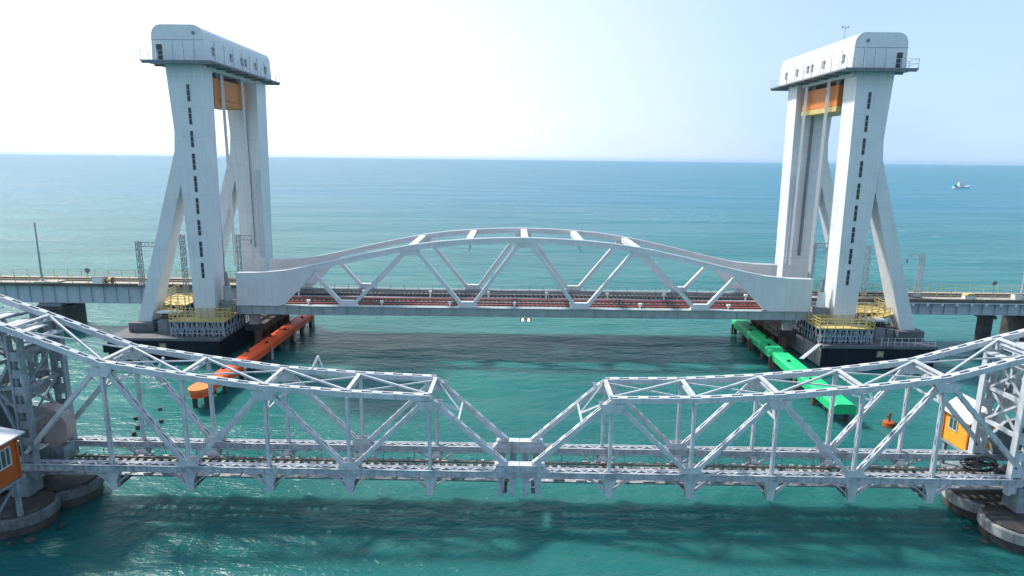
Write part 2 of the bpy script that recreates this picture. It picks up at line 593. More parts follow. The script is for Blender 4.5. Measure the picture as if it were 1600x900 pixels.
tower(-1, -36.25, -36.9, -40.35, -39.75, -39.35, -46.9, -45.2,
      'left white lift bridge tower with closed grey machine room, beside the red fender', (-41.15, -35.1, 76.3, 96.6), .45, (92.6, 96.0))
tower(1, 39.6, 40.05, 43.9, 43.35, 42.6, 50.6, 48.8,
      'right white lift bridge tower with thin mast on its roof, beside the green fender', (38.3, 44.5, 76.3, 96.6), -1.0, (91.0, 93.9))

# counterweights and ropes
for x0, x1, lab, fx in ((-40.2, -36.5, 'dull orange counterweight block hanging between the legs of the left tower', -36.2),
                        (39.3, 43.4, 'sunlit orange counterweight block with yellow lower edge hanging in the right tower', 38.9)):
    g = thing('counterweight', lab, 'counterweight', ((x0 + x1) / 2, 85.85, 30.8), 'counterweights hanging in the lift towers')
    gx, gy, gz = g.location
    def P(mb, n, mtl):
        mb.v = [(a - gx, b_ - gy, c - gz) for a, b_, c in mb.v]
        return mb.build(n, mtl, g, bevel=.04)
    P(MB().box(x0 - .03, x1 + .03, 80.92, 90.73, 30.7, 31.33), 'bottom_band', 'yellow' if x0 > 0 else 'orange_cw')
    mb = MB().box(x0, x1, 80.95, 90.7, 31.35, 33.85)
    P(mb, 'weight_block', 'orange_cw')
    for yy in (82.3, 88.4):
        for q in range(4):
            mb = MB()
            mb.tube((fx, yy + q * .22, 10.4), (fx, yy + q * .22, 34.4), .06, 6)
            P(mb, 'lifting_rope', 'mast_light')

# ------------------------------------------------------------------ lift span
CX = 1.55
def lift_span():
    Yf, Yb = 79.4, 90.6
    g = thing('lift_span', 'white arched steel truss lift span between the two tall towers', 'bridge span', (CX, 85, 5.0))
    def P(mb, n, mtl, par=g, **k):
        mb.v = [(x, y - 85, z - 5.0) for x, y, z in mb.v]
        return mb.build(n, mtl, par, **k)
    prof = [(-36.3, 10.12), (-33, 10.2), (-30, 10.5), (-27, 11.1), (-23.5, 11.9), (-20, 12.72), (-17, 13.35), (-14.2, 13.88),
            (-10.5, 14.40), (-7, 14.70), (-3.5, 14.88), (0, 14.95)]
    prof = prof + [(-x, z) for x, z in prof[-2::-1]]
    def topz(x):
        for (a, za), (c, zc) in zip(prof, prof[1:]):
            if a <= x <= c: return za + (zc - za) * (x - a) / (c - a)
    d = .64
    for Y, nm in ((Yf, 'near'), (Yb, 'far')):
        mb = MB()
        pr = [p for p in prof if abs(p[0]) <= 27]
        mb.xz([(x, z) for x, z in prof] + [(x, z - d) for x, z in prof[::-1]], Y - .40, Y + .40)
        top = P(mb, 'top_chord', 'lift')
        mb = MB()
        for sy in (-.40, .40):
            for (a, za), (c, zc) in zip(prof, prof[1:]):
                mb.bar((a, Y + sy, za + .03), (c, Y + sy, zc + .03), .12, .07)
        P(mb, 'chord_flange', 'white', top)
        for s in (-1, 1):
            pts = [(-36.3, 5.98), (-36.3, topz(-36.3) - d - .004), (-33, topz(-33) - d - .004), (-30, topz(-30) - d - .004), (-26.2, topz(-26.2) - d - .004),
                   (-27.6, 9.0), (-30.4, 6.2), (-31.2, 5.98)]
            pts = [(s * x, z) for x, z in pts]
            P(MB().xz(pts, Y - .36, Y + .36), 'end_web_plate', 'lift')
        mb = MB()
        mb.box(-36.4, 36.4, Y - .45, Y + .45, 5.0, 5.96)
        bc = P(mb, 'bottom_chord', 'lift_low')
        mb = MB()
        mb.box(-36.4, 36.4, Y - .62, Y + .52, 5.965, 6.03)
        mb.box(-36.4, 36.4, Y - .60, Y + .50, 4.93, 4.995)
        for k in range(49):
            xx = -36 + k * 1.5
            mb.box(xx - .02, xx + .02, Y - .56, Y - .452, 5.0, 5.96)
        P(mb, 'chord_flange', 'lift_low', bc)
        low = [-22.4, -7.2, 7.2, 22.4]
        upn = [-27.2, -14.2, 0, 14.2, 27.2]
        for i, xl in enumerate(low):
            for j, xu in ((i, upn[i]), (i + 1, upn[i + 1])):
                sgn = 1 if xu > xl else -1
                a = (xl + sgn * .5, Y, 6.0)
                c = (xu - sgn * (.45 if abs(xu) < 27 else .2), Y, topz(xu) - .4)
                w = .50 if (i in (0, 3) and abs(xu) > 20) or abs(xl) > 10 else .56
                P(MB().bar(a, c, w, .46), 'diagonal', 'lift')
            P(MB().xz([(xl - 1.3, 6.035), (xl + 1.3, 6.035), (xl + .75, 6.75), (xl - .75, 6.75)], Y - .30, Y + .30), 'gusset_plate', 'lift')
        for xu in upn[1:4]:
            zz = topz(xu) - d
            P(MB().xz([(xu - 1.1, zz + .05), (xu + 1.1, zz + .05), (xu + .6, zz - .6), (xu - .6, zz - .6)], Y - .31, Y + .31), 'gusset_plate', 'lift')
    for xx in (-14.2, -7, 0, 7, 14.2):
        zz = topz(xx)
        mb = MB()
        mb.box(xx - .42, xx + .42, Yf + .42, Yb - .42, zz - .66, zz - .04)
        st = P(mb, 'top_strut', 'lift')
        if abs(xx) == 7:
            mb = MB()
            for sy in (-1.2, 1.2):
                mb.tube((xx, Yf + 2.2 + sy, zz - .66), (xx, Yf + 2.2 + sy, zz - 1.7), .05, 6)
            mb.bar((xx, Yf + 1.0, zz - 1.7), (xx, Yf + 3.4, zz - 1.7), .06, .06, (1, 0, 0))
            P(mb, 'wire_hanger', 'mast', st)
    # deck : floor beams, red track, walkway, dark track
    mb = MB()
    for k in range(25):
        xx = -36 + k * 3
        mb.box(xx - .18, xx + .18, Yf + .45, Yb - .45, 5.02, 5.5)
    P(mb, 'floor_beam', 'lift_low')
    mb = MB()
    mb.box(-36.2, 36.2, 79.95, 80.9, 5.52, 5.6)
    mb.box(-36.2, 36.2, 85.5, 87.3, 5.52, 5.6)
    mb.box(-36.2, 36.2, 89.3, 90.1, 5.52, 5.6)
    P(mb, 'walkway', 'walk')
    mb = MB()
    for k in range(116):
        xx = -34.5 + k * .6
        mb.box(xx - .17, xx + .17, 81.2, 85.3, 5.6, 5.78)
    P(mb, 'red_sleeper', 'red_track')
    mb = MB()
    mb.box(-34.8, 34.8, 81.25, 81.75, 5.785, 5.9)
    mb.box(-34.8, 34.8, 84.75, 85.25, 5.785, 5.9)
    P(mb, 'red_guard_timber', 'red_track')
    mb = MB()
    for k in range(116):
        xx = -34.5 + k * .6
        mb.box(xx - .14, xx + .14, 87.4, 89.2, 5.6, 5.78)
    mb.box(-34.8, 34.8, 87.35, 89.25, 5.505, 5.55)
    P(mb, 'dark_sleeper', 'dark_track')
    for yy in (82.45, 84.1, 87.6, 88.9):
        P(MB().box(-36.2, 36.2, yy - .05, yy + .05, 5.79, 5.96), 'rail', 'rail')
    # walkway hand rails and lamp bollards
    mb = MB()
    for yy in (87.32, 90.05):
        for zz in (6.15, 6.65):
            mb.bar((-33, yy, zz), (33, yy, zz), .04, .04)
        for k in range(34):
            xx = -33 + k * 2
            mb.box(xx - .03, xx + .03, yy - .03, yy + .03, 5.6, 6.68)
    P(mb, 'hand_railing', 'mast')
    for k, xx in enumerate((-31.0, -27.6, -22, -18.2, -12.8, -9.5, -4.8, -1.2, 3.2, 6.0, 11.6, 14.9, 19.4, 26.2, 30.7)):
        yy = 79.95 if k % 2 else 86.4
        mb = MB()
        mb.tube((xx, yy, 5.6), (xx, yy, 6.35), .09, 8)
        mb.box(xx - .2, xx + .2, yy - .2, yy + .2, 6.36, 6.62)
        P(mb, 'junction_box', 'white')
    # navigation lamp bracket under mid span
    mb = MB()
    mb.box(-.5, .95, 78.75, 78.95, 4.5, 4.72)
    mb.box(-.4, -.3, 78.78, 78.92, 4.72, 5.0)
    mb.box(.75, .85, 78.78, 78.92, 4.72, 5.0)
    lb = P(mb, 'lamp_bracket', 'pile')
    for xx in (-.15, .6):
        P(MB().tube((xx, 78.55, 4.62), (xx, 78.74, 4.62), .16, 12), 'navigation_lamp', 'lamp', lb)
    # end bearings and sockets
    for s in (-1, 1):
        for Y in (Yf, Yb):
            P(MB().box(*sorted((s * 36.45, s * 37.1)), Y - .55, Y + .35, 5.1, 5.9), 'end_bearing', 'lift_low')
lift_span()

# ------------------------------------------------------------------ caissons with scaffold platforms
def caisson(s, xin, label, plat_label):
    g = thing('pier_caisson', label, 'bridge pier', (xin + s * 7, 86, 0), 'black caisson piers of the lift bridge')
    gx, gy, gz = g.location
    def P(mb, n, mtl, par=g, **k):
        mb.v = [(x - gx, y - gy, z - gz) for x, y, z in mb.v]
        return mb.build(n, mtl, par, **k)
    xo = xin + s * 13.6
    x0, x1 = sorted((xin, xo))
    body = P(MB().box(x0, x1, 74.5, 98, -2, 2.55), 'caisson_wall', 'caisson', bevel=.06)
    mb = MB()
    mb.box(x0 - .12, x1 + .12, 74.36, 98.1, 2.56, 2.9)
    P(mb, 'cap_slab', 'caisson_top', bevel=.04)
    P(MB().box(*sorted((xin - s * .10, xin - s * .004)), 74.9, 97.6, .15, 2.5), 'side_cladding', 'concrete' if s > 0 else 'caisson')
    P(MB().box(*sorted((xo + s * .02, xo + s * 1.6)), 76, 80, .5, 1.5), 'landing_stage', 'caisson')
    xp = xin + s * 6.9
    pl = P(MB().box(xp - .42, xp + .42, 74.44, 74.55, 1.5, 2.25), 'pier_plaque', 'trim')
    P(MB().box(xp - .27, xp - .11, 74.38, 74.435, 1.65, 2.1).box(xp + .11, xp + .27, 74.38, 74.435, 1.65, 2.1).box(xp - .10, xp + .10, 74.38, 74.435, 1.78, 1.98), 'plaque_mark', 'yellow', pl)
    # marine stain band and mooring rings
    mb = MB()
    mb.box(x0 - .03, x1 + .03, 74.46, 74.495, -.4, .28)
    P(mb, 'tide_band', 'concrete_dark')
    # inner gallery below the span : row of pile columns carrying the rest pier
    # access platform
    p = thing('access_platform', plat_label, 'platform', (xin + s * 4, 78, 2.9), 'yellow railed access platforms')
    qx, qy, qz = p.location
    def Q(mb, n, mtl, par=p, **k):
        mb.v = [(x - qx, y - qy, z - qz) for x, y, z in mb.v]
        return mb.build(n, mtl, par, **k)
    def scaff(x0, x1, y0, y1, z0, z1, nx, ny):
        mb = MB()
        for i in range(nx + 1):
            for j in range(ny + 1):
                if 0 < i < nx and 0 < j < ny: continue
                xx = x0 + (x1 - x0) * i / nx
                yy = y0 + (y1 - y0) * j / ny
                mb.tube((xx, yy, z0), (xx, yy, z1), .045, 6)
        zm = (z0 + z1) / 2
        for zz in (z0 + .35, zm, z1 - .1):
            for yy in (y0, y1): mb.bar((x0, yy, zz), (x1, yy, zz), .05, .05)
            for xx in (x0, x1): mb.bar((xx, y0, zz), (xx, y1, zz), .05, .05, (1, 0, 0))
        for i in range(nx):
            xa = x0 + (x1 - x0) * i / nx
            xb = x0 + (x1 - x0) * (i + 1) / nx
            if i % 2: xa, xb = xb, xa
            for yy in (y0 - .05, y1 + .05): mb.bar((xa, yy, z0 + .1), (xb, yy, z1 - .1), .04, .05)
        for j in range(ny):
            ya = y0 + (y1 - y0) * j / ny
            yb = y0 + (y1 - y0) * (j + 1) / ny
            if j % 2: ya, yb = yb, ya
            for xx in (x0 - .05, x1 + .05): mb.bar((xx, ya, z0 + .1), (xx, yb, z1 - .1), .04, .05, (1, 0, 0))
        return mb
    def rail(x0, x1, y0, y1, z, n, m_, skip=()):
        mb = MB()
        for zz in (z + .38, z + .75, z + 1.12):
            for yy in (y0, y1): mb.bar((x0, yy, zz), (x1, yy, zz), .07, .07)
            for xx in (x0, x1): mb.bar((xx, y0, zz), (xx, y1, zz), .07, .07, (1, 0, 0))
        for i in range(n + 1):
            xx = x0 + (x1 - x0) * i / n
            for yy in (y0, y1): mb.box(xx - .045, xx + .045, yy - .045, yy + .045, z, z + 1.16)
        for i in range(1, m_):
            yy = y0 + (y1 - y0) * i / m_
            for xx in (x0, x1): mb.box(xx - .045, xx + .045, yy - .045, yy + .045, z, z + 1.16)
        return mb
    # gallery round the foot of the front column
    a0, a1 = sorted((xin - s * .3, xin + s * 6.2))
    Q(scaff(a0, a1, 75.3, 77.1, 2.9, 4.75, 10, 2), 'scaffold', 'scaffold')
    Q(scaff(a0 + .3, a1 - .3, 75.55, 75.7, 2.9, 4.7, 13, 1), 'scaffold', 'scaffold')
    deck = MB()
    deck.box(a0 - .1, a1 + .1, 75.2, 77.3, 4.76, 4.86)
    b0, b1 = sorted((xin - s * .3, xin + s * 1.35))
    deck.box(b0 - .1, b1 + .05, 77.305, 82.4, 4.76, 4.86)
    Q(scaff(b0, b1, 77.5, 82.3, 2.9, 4.75, 2, 6), 'scaffold', 'scaffold')
    Q(MB().box(b0 + .3, b1 - .2, 77.7, 82.1, 2.91, 4.4), 'dark_core', 'caisson')  # black block filling the gallery, its colour standing in for shaded machinery
    Q(rail(b0 - .02, b1, 77.4, 82.3, 4.86, 2, 5), 'platform_railing', 'yellow')
    Q(deck, 'platform_deck', 'yellow_plat')
    Q(rail(a0 - .05, a1 + .05, 75.25, 77.25, 4.86, 7, 2), 'platform_railing', 'yellow')
    Q(MB().box(a0 + .35, a1 - .35, 75.75, 77.0, 2.91, 4.5), 'dark_core', 'caisson')  # dark block added behind the scaffold poles
    # walkway behind, towards the stays, higher
    c0, c1 = sorted((xin + s * 6.9, xin + s * 11.4))
    Q(scaff(c0, c1, 80.6, 90.0, 2.9, 5.5, 7, 9), 'scaffold', 'scaffold')
    Q(MB().box(c0 - .1, c1 + .1, 80.5, 90.1, 5.51, 5.62), 'platform_deck', 'yellow_plat')
    Q(rail(c0, c1, 80.55, 90.05, 5.62, 5, 9), 'platform_railing', 'yellow')
    Q(MB().box(c0 + .5, c1 - .5, 81.1, 89.6, 2.91, 5.2), 'dark_core', 'caisson')
    mb = MB()        # sloping stair between the two levels
    xs0, xs1 = xin + s * 6.9, xin + s * 10.8
    for yy in (78.7, 79.8):
        mb.bar((xs0, yy, 4.85), (xs1, yy, 5.9), .08, .22)
        mb.bar((xs0, yy, 5.85), (xs1, yy, 6.9), .06, .06)
        mb.bar((xs0, yy, 5.4), (xs1, yy, 6.4), .05, .05)
        for k in range(6):
            t = k / 5
            xx = xs0 + (xs1 - xs0) * t
            mb.box(xx - .04, xx + .04, yy - .04, yy + .04, 4.8 + t * 1.05, 5.9 + t * 1.05)
    for k in range(14):
        t = (k + .5) / 14
        xx = xs0 + (xs1 - xs0) * t
        mb.box(xx - .16, xx + .16, 78.75, 79.75, 4.88 + t * 1.03, 4.92 + t * 1.03)
    Q(mb, 'stair', 'yellow')
    Q(MB().bar((xin + s * 6.2, 77.9, 5.35), (xin + s * 8.9, 77.9, 5.35), 1.1, .22), 'white_beam', 'white')
    # plant cabinets standing on the cap under the platforms belong to the platform frame
    for k, (dx, yy, w, hh) in enumerate(((8.2, 77.5, 1.1, 1.5), (9.9, 78.2, .8, 1.2), (3.0, 76.2, 1.4, 1.1))):
        Q(MB().box(xin + s * dx - w / 2, xin + s * dx + w / 2, yy - .4, yy + .4, 2.91, 2.9 + hh), 'plant_cabinet', 'trim')
    # handrail along the edge of the cap
    if s < 0: return
    mb = MB()
    e0, e1 = sorted((xin + s * 6.9, xo - s * .2))
    for zz in (3.4, 3.9):
        mb.bar((e0, 74.5, zz), (e1, 74.5, zz), .04, .04)
    for k in range(9):
        xx = e0 + (e1 - e0) * k / 8
        mb.box(xx - .03, xx + .03, 74.47, 74.53, 2.9, 3.93)
    P(mb, 'edge_railing', 'mast_light')

caisson(-1, -35.3, 'black boxy caisson pier under the left tower', 'yellow railed scaffold platform round the foot of the left tower')
caisson(1, 37.75, 'black boxy caisson pier with pale concrete side under the right tower', 'yellow railed scaffold platform round the foot of the right tower')

# rest piers hidden in shade under the span ends (columns with cross beams)
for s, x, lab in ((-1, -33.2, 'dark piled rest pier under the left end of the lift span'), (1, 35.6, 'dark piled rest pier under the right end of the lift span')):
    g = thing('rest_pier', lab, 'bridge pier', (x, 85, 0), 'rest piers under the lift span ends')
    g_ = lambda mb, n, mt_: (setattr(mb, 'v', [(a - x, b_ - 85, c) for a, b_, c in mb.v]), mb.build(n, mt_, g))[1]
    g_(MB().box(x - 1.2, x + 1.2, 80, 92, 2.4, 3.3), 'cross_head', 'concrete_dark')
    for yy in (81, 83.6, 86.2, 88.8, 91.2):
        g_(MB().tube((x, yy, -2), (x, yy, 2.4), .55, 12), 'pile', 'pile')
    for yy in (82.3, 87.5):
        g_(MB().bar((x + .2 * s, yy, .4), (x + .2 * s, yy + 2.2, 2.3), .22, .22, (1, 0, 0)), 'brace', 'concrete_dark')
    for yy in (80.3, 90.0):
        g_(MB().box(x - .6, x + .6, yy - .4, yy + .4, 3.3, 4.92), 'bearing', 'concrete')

# ------------------------------------------------------------------ fenders
def fender(s, pts, w, paint, tip_paint, label):
    a = Vector((*pts[0], 0))
    c = Vector((*pts[1], 0))
    ln = (c - a).length
    t = (c - a) / ln
    n = Vector((-t.y, t.x, 0))
    g = thing('fender_beam', label, 'fender', a)
    g_ = lambda mb, nme, mt_, **k: (setattr(mb, 'v', [(p[0] - a.x, p[1] - a.y, p[2]) for p in mb.v]), mb.build(nme, mt_, g, **k))[1]
    zt = 2.05
    gap = ln * (.145 if s < 0 else .10)
    def seg(d0, d1, name, mtl):
        p, q = a + t * d0, a + t * d1
        mb = MB()
        # box beam with chamfered upper edges
        prof = [(-w / 2, 1.05), (w / 2, 1.05), (w / 2, zt - .22), (w / 2 - .25, zt), (-w / 2 + .25, zt), (-w / 2, zt - .22)]
        mb.prism(prof, q - p, lambda u, v: p + n * u + Vector((0, 0, v)))
        return g_(mb, name, mtl, bevel=.03)
    if s < 0:
        seg(gap + .1, ln, 'deck_beam', paint)
        seg(4.2, gap - .05, 'joint_beam', tip_paint)
        # flared rounded nose at the free end
        mb = MB()
        out = []
        for k in range(13):
            an = -math.pi / 2 + math.pi * k / 12
            out.append((1.2 - 1.2 * math.cos(an), math.sin(an) * (w / 2 + .12)))
        out = [(4.1, -w / 2 + .1)] + out + [(4.1, w / 2 - .1)]
        mb.prism(out, (0, 0, .3), lambda u, v: a + t * u + n * v + Vector((0, 0, zt - .2)))
        g_(mb, 'nose_cap', tip_paint)
        mb = MB()
        out2 = [(.2 + x * .97, y * .96) for x, y in out]
        mb.prism(out2, (0, 0, .6), lambda u, v: a + t * u + n * v + Vector((0, 0, zt - .805)))
        g_(mb, 'nose_fender', paint)
    else:
        seg(gap + .12, ln, 'deck_beam', paint)
        seg(0, gap - .02, 'deck_beam', paint)
    # dark holes and mooring posts along the top
    mb = MB()
    k = 7.0
    i = 0
    while k < ln - 1:
        p = a + t * k + n * ((-.45 if i % 2 else .4) * w / 2)
        mb.tube(p + Vector((0, 0, zt - .05)), p + Vector((0, 0, zt + .16)), .19, 10)
        k += 2.9 + (i % 3) * .4
        i += 1
    g_(mb, 'bollard', 'hole')
    mb = MB()
    k = 1.2
    while k < ln:
        for q in (-1, 1):
            p = a + t * k + n * q * (w / 2 - .28)
            g_(MB().tube(p + Vector((0, 0, -2)), p + Vector((0, 0, 1.05)), .24, 10), 'pile', 'pile' if s > 0 and q > 0 else 'concrete_dark')
        k += 3.9
    k = 2.0
    while k < ln:
        p = a + t * k
        mb.prism([(-w / 2 + .1, .75), (w / 2 - .1, .75), (w / 2 - .1, 1.03), (-w / 2 + .1, 1.03)], t * .5, lambda u, v: p + n * u + Vector((0, 0, v)))
        k += 3.9
    g_(mb, 'cross_bearer', 'concrete_dark')
    k = 9.0
    while k < ln:      # pale rubbing posts on the channel side
        p = a + t * k + n * (-s) * (-1) * (w / 2 + .18)
        g_(MB().tube(p + Vector((0, 0, -1)), p + Vector((0, 0, 1.5)), .17, 8), 'rubbing_post', 'pile' if s > 0 else 'concrete')
        k += 7.8
    return g
fender(-1, ((-30.85, 58.9), (-30.2, 92.5)), 1.75, 'orange', 'orange_tip', 'long orange red fender walkway on piles beside the left caisson')
fender(1, ((31.85, 57.5), (33.3, 91.2)), 2.1, 'green', 'green', 'long bright green fender walkway on piles beside the right caisson')
# rope / gangway from the right caisson to the green fender
g = MB().bar((37.6, 75.2, 2.9), (33.7, 71.3, 2.2), .5, .08, (0, 1, 0)).build('gangway', 'mast_light')
tag(g, 'narrow pale gangway plank from the right caisson down to the green fender', 'gangway')

# ------------------------------------------------------------------ approach viaducts
def viaduct(s, xa, xb, Yc, zt, hg, label, mtl, gl, pl):
    g = thing('approach_viaduct', label, 'viaduct', (xa, Yc, zt))
    x0, x1 = sorted((xa, xb))
    gx, gy, gz = g.location
    def P(mb, n, mt_, par=g, **k):
        mb.v = [(x - gx, y - gy, z - gz) for x, y, z in mb.v]
        return mb.build(n, mt_, par, **k)
    Y0, Y1 = Yc, Yc + 4.4
    for yy in (Y0 + .5, Y1 - .5):
        mb = MB()
        mb.box(x0, x1, yy - .03, yy + .03, zt - .5 - hg, zt - .52)
        mb.box(x0, x1, yy - .32, yy + .32, zt - .56 - hg, zt - .5 - hg)
        k = x0 + .6
        while k < x1:
            mb.box(k - .05, k + .05, yy - .26, yy - .031, zt - .5 - hg, zt - .52)
            k += 1.75
        P(mb, 'plate_girder', mtl)
    mb = MB()
    mb.box(x0, x1, Y0 - .25, Y1 + .25, zt - .515, zt - .12)
    P(mb, 'deck_slab', 'deck_edge')
    mb = MB()
    mb.box(x0, x1, Y0 - .3, Y0 + 1.0, zt - .115, zt)
    mb.box(x0, x1, Y1 - 1.0, Y1 + .3, zt - .115, zt)
    P(mb, 'walkway', 'ballast')
    mb = MB()
    n = int((x1 - x0) / .6)
    for k in range(n):
        mb.box(x0 + k * .6 + .15, x0 + k * .6 + .4, Yc + 1.1, Yc + 3.3, zt - .115, zt - .02)
    P(mb, 'sleeper', 'dark_track')
    for yy in (Yc + 1.4, Yc + 3.0):
        P(MB().box(x0, x1, yy - .05, yy + .05, zt - .015, zt + .13), 'rail', 'rail')
    mb = MB()
    for yy in (Y0 - .25, Y1 + .25):
        for zz in (zt + .5, zt + 1.0):
            mb.bar((x0, yy, zz), (x1, yy, zz), .04, .04)
        n = int((x1 - x0) / 2)
        for k in range(n + 1):
            xx = x0 + (x1 - x0) * k / n
            mb.box(xx - .03, xx + .03, yy - .03, yy + .03, zt, zt + 1.02)
    P(mb, 'guard_railing', 'yellow_plat')
    if s > 0:
        mb = MB()
        k = x0 + 1.0
        while k < x1:
            mb.box(k - .14, k + .14, Y0 - .42, Y0 - .26, zt - .95, zt - .55)
            k += 2.0
        mb.box(x0, x1, Y0 - .34, Y0 - .255, zt - .66, zt - .56)
        P(mb, 'bracket_row', 'white')
    else:
        mb = MB()
        mb.box(-66.6, -63.4, Y0 - .9, Y0 + .9, zt + .005, zt + .2)
        P(mb, 'refuge_platform', 'ballast')
viaduct(-1, -37.6, -230, 88.3, 6.85, 2.45, 'pale steel plate girder approach viaduct left of the towers', 'girder', 0, 0)
viaduct(1, 39.6, 230, 85.4, 6.55, 1.75, 'grey plate girder approach viaduct with white brackets right of the towers', 'girder', 0, 0)
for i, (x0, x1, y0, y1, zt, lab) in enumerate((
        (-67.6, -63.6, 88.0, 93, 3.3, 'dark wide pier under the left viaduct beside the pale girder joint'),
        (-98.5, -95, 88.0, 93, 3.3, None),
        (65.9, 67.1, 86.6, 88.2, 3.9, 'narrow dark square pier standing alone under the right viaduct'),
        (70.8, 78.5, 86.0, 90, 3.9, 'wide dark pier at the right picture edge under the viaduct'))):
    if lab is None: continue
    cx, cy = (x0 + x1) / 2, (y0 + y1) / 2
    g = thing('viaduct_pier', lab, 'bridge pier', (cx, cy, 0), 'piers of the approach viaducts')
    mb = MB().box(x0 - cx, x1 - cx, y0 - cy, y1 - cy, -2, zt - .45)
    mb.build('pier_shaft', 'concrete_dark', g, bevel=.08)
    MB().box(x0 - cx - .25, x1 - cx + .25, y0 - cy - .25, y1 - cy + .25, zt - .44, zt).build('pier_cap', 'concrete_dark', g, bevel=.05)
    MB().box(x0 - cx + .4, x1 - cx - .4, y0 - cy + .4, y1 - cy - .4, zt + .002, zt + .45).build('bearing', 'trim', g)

# small lineside objects on the viaduct walkways
def lineside(name, parts, label, cat, loc):
    g = thing(name, label, cat, loc)
    for mb, n, mt_ in parts: mb.build(n, mt_, g)
    return g
lineside('sign_post', [(MB().tube((0, 0, 0), (0, 0, 1.4), .05, 8), 'post', 'mast'),
                       (MB().tube((0, -.06, 1.75), (0, .06, 1.75), .36, 16), 'sign_disc', 'trim')],
         'small round dark sign on a post on the left viaduct walkway', 'sign', (-59.5, 88.2, 6.85))
lineside('equipment_cabinet', [(MB().box(-.7, .7, -.4, .4, 0, .85), 'cabinet_body', 'white'), (MB().box(-.75, .75, -.45, .45, .85, .93), 'cabinet_lid', 'trim')],
         'low white equipment cabinet beside the round sign on the left viaduct', 'cabinet', (-57.9, 88.0, 6.85))
lineside('cable_reel', [(MB().tube((-.35, 0, .45), (.35, 0, .45), .28, 14), 'reel_core', 'yellow_plat'), (MB().tube((-.45, 0, .45), (-.37, 0, .45), .45, 16), 'flange', 'rust'), (MB().tube((.37, 0, .45), (.45, 0, .45), .45, 16), 'flange', 'rust')],
         'brown cable reel next to the white cabinet on the left viaduct', 'cable reel', (-56.4, 88.0, 6.85))
lineside('sign_post', [(MB().tube((0, 0, 0), (0, 0, 1.9), .05, 8), 'post', 'mast'), (MB().tube((0, -.06, 2.2), (0, .06, 2.2), .32, 16), 'sign_disc', 'trim')],
         'small round dark sign on a post on the right viaduct near the yellow covered heap', 'sign', (65.6, 85.6, 6.55))
lineside('covered_crate', [(MB().box(-.7, .7, -.4, .4, 0, .4), 'crate', 'white'), (MB().prism([(-.75, .4), (.75, .4), (.35, .75), (-.35, .75)], (0, .9, 0), lambda u, v: (u, -.45, v)), 'yellow_cover', 'yellow')],
         'white crate under a yellow cover on the right viaduct walkway', 'crate', (62.4, 85.6, 6.55))
lineside('equipment_cabinet', [(MB().box(-.5, .5, -.35, .35, 0, .7), 'cabinet_body', 'white'), (MB().box(-.55, .55, -.4, .4, .7, .77), 'cabinet_lid', 'trim')],
         'low white cabinet at the foot of the rightmost overhead line mast', 'cabinet', (69.0, 85.7, 6.55))

# overhead line masts
def mast(x, y, z0, z1, label, arm=0.0, mtl='mast', lattice=True, alen=2.4):
    g = thing('overhead_line_mast', label, 'mast', (x, y, z0), 'overhead line masts on the railway')
    h = z1 - z0
    if lattice:
        w = .24
        mb = MB()
        for a, c in ((-w, -w), (w, -w), (w, w), (-w, w)):
            mb.bar((a, c, 0), (a, c, h), .09, .09)
        n = int(h / .7)
        for k in range(n):
            za, zb = h * k / n, h * (k + 1) / n
            q = 1 if k % 2 else -1
            for yy in (-w, w): mb.bar((-w * q, yy, za), (w * q, yy, zb), .05, .05)
            for xx in (-w, w): mb.bar((xx, -w * q, za), (xx, w * q, zb), .05, .05, (1, 0, 0))
        mb.build('mast_column', mtl, g)
    else:
        MB().tube((0, 0, 0), (0, 0, h), .15, 10, .09).build('mast_column', mtl, g)
    MB().box(-.45, .45, -.45, .45, 0, .18).build('base_plate', 'trim', g)
    if arm:
        mb = MB()
        for zz in (h - .15, h - .75):
            mb.bar((arm * .2, 0, zz), (arm * alen, 0, zz), .10, .10)
        for k in range(4):
            mb.bar((arm * (.3 + k * .5), 0, h - .75), (arm * (.55 + k * .5), 0, h - .15), .05, .05)
        ar = mb.build('bracket_arm', 'mast_light' if mtl == 'mast_light' else mtl, g)
        mb = MB()
        mb.tube((arm * alen * .9, 0, h - .75), (arm * alen * .9, 0, h - 1.25), .10, 8)
        mb.build('insulator', 'trim', ar)
    return g
mast(-66.3, 88.6, 6.9, 15.2, 'tall plain overhead line mast on the left viaduct near the round sign', .0, 'mast', False)
mast(-51.5, 87.4, 6.7, 12.95, 'lattice overhead line mast just left of the left tower stay', 1, 'mast')
mast(-45.1, 86.8, 5.62, 14.0, 'lattice overhead line mast between the stay and column of the left tower', -1, 'mast', True, 3.2)
mast(-37.5, 86.8, 5.6, 14.1, 'dark lattice overhead line mast behind the left tower column at the span end', 1, 'mast', True, 2.0)
mast(41.1, 86.8, 5.6, 13.9, 'lattice overhead line mast left of the front column of the right tower', 1, 'mast', True, 2.0)
mast(48.65, 86.8, 5.62, 13.6, 'bright overhead line mast between the column and stay of the right tower', 1, 'mast_light', True, 2.4)  # paler metal paints in the sun on this mast
mast(55.5, 85.9, 6.55, 12.6, 'bright overhead line mast with short arm right of the right tower stay', -1, 'mast_light', True, 2.2)  # sunlight put into the metal tone here too
mast(70.2, 86.4, 6.55, 12.4, 'thin pale overhead line mast near the right picture edge', 0, 'mast_light', False)
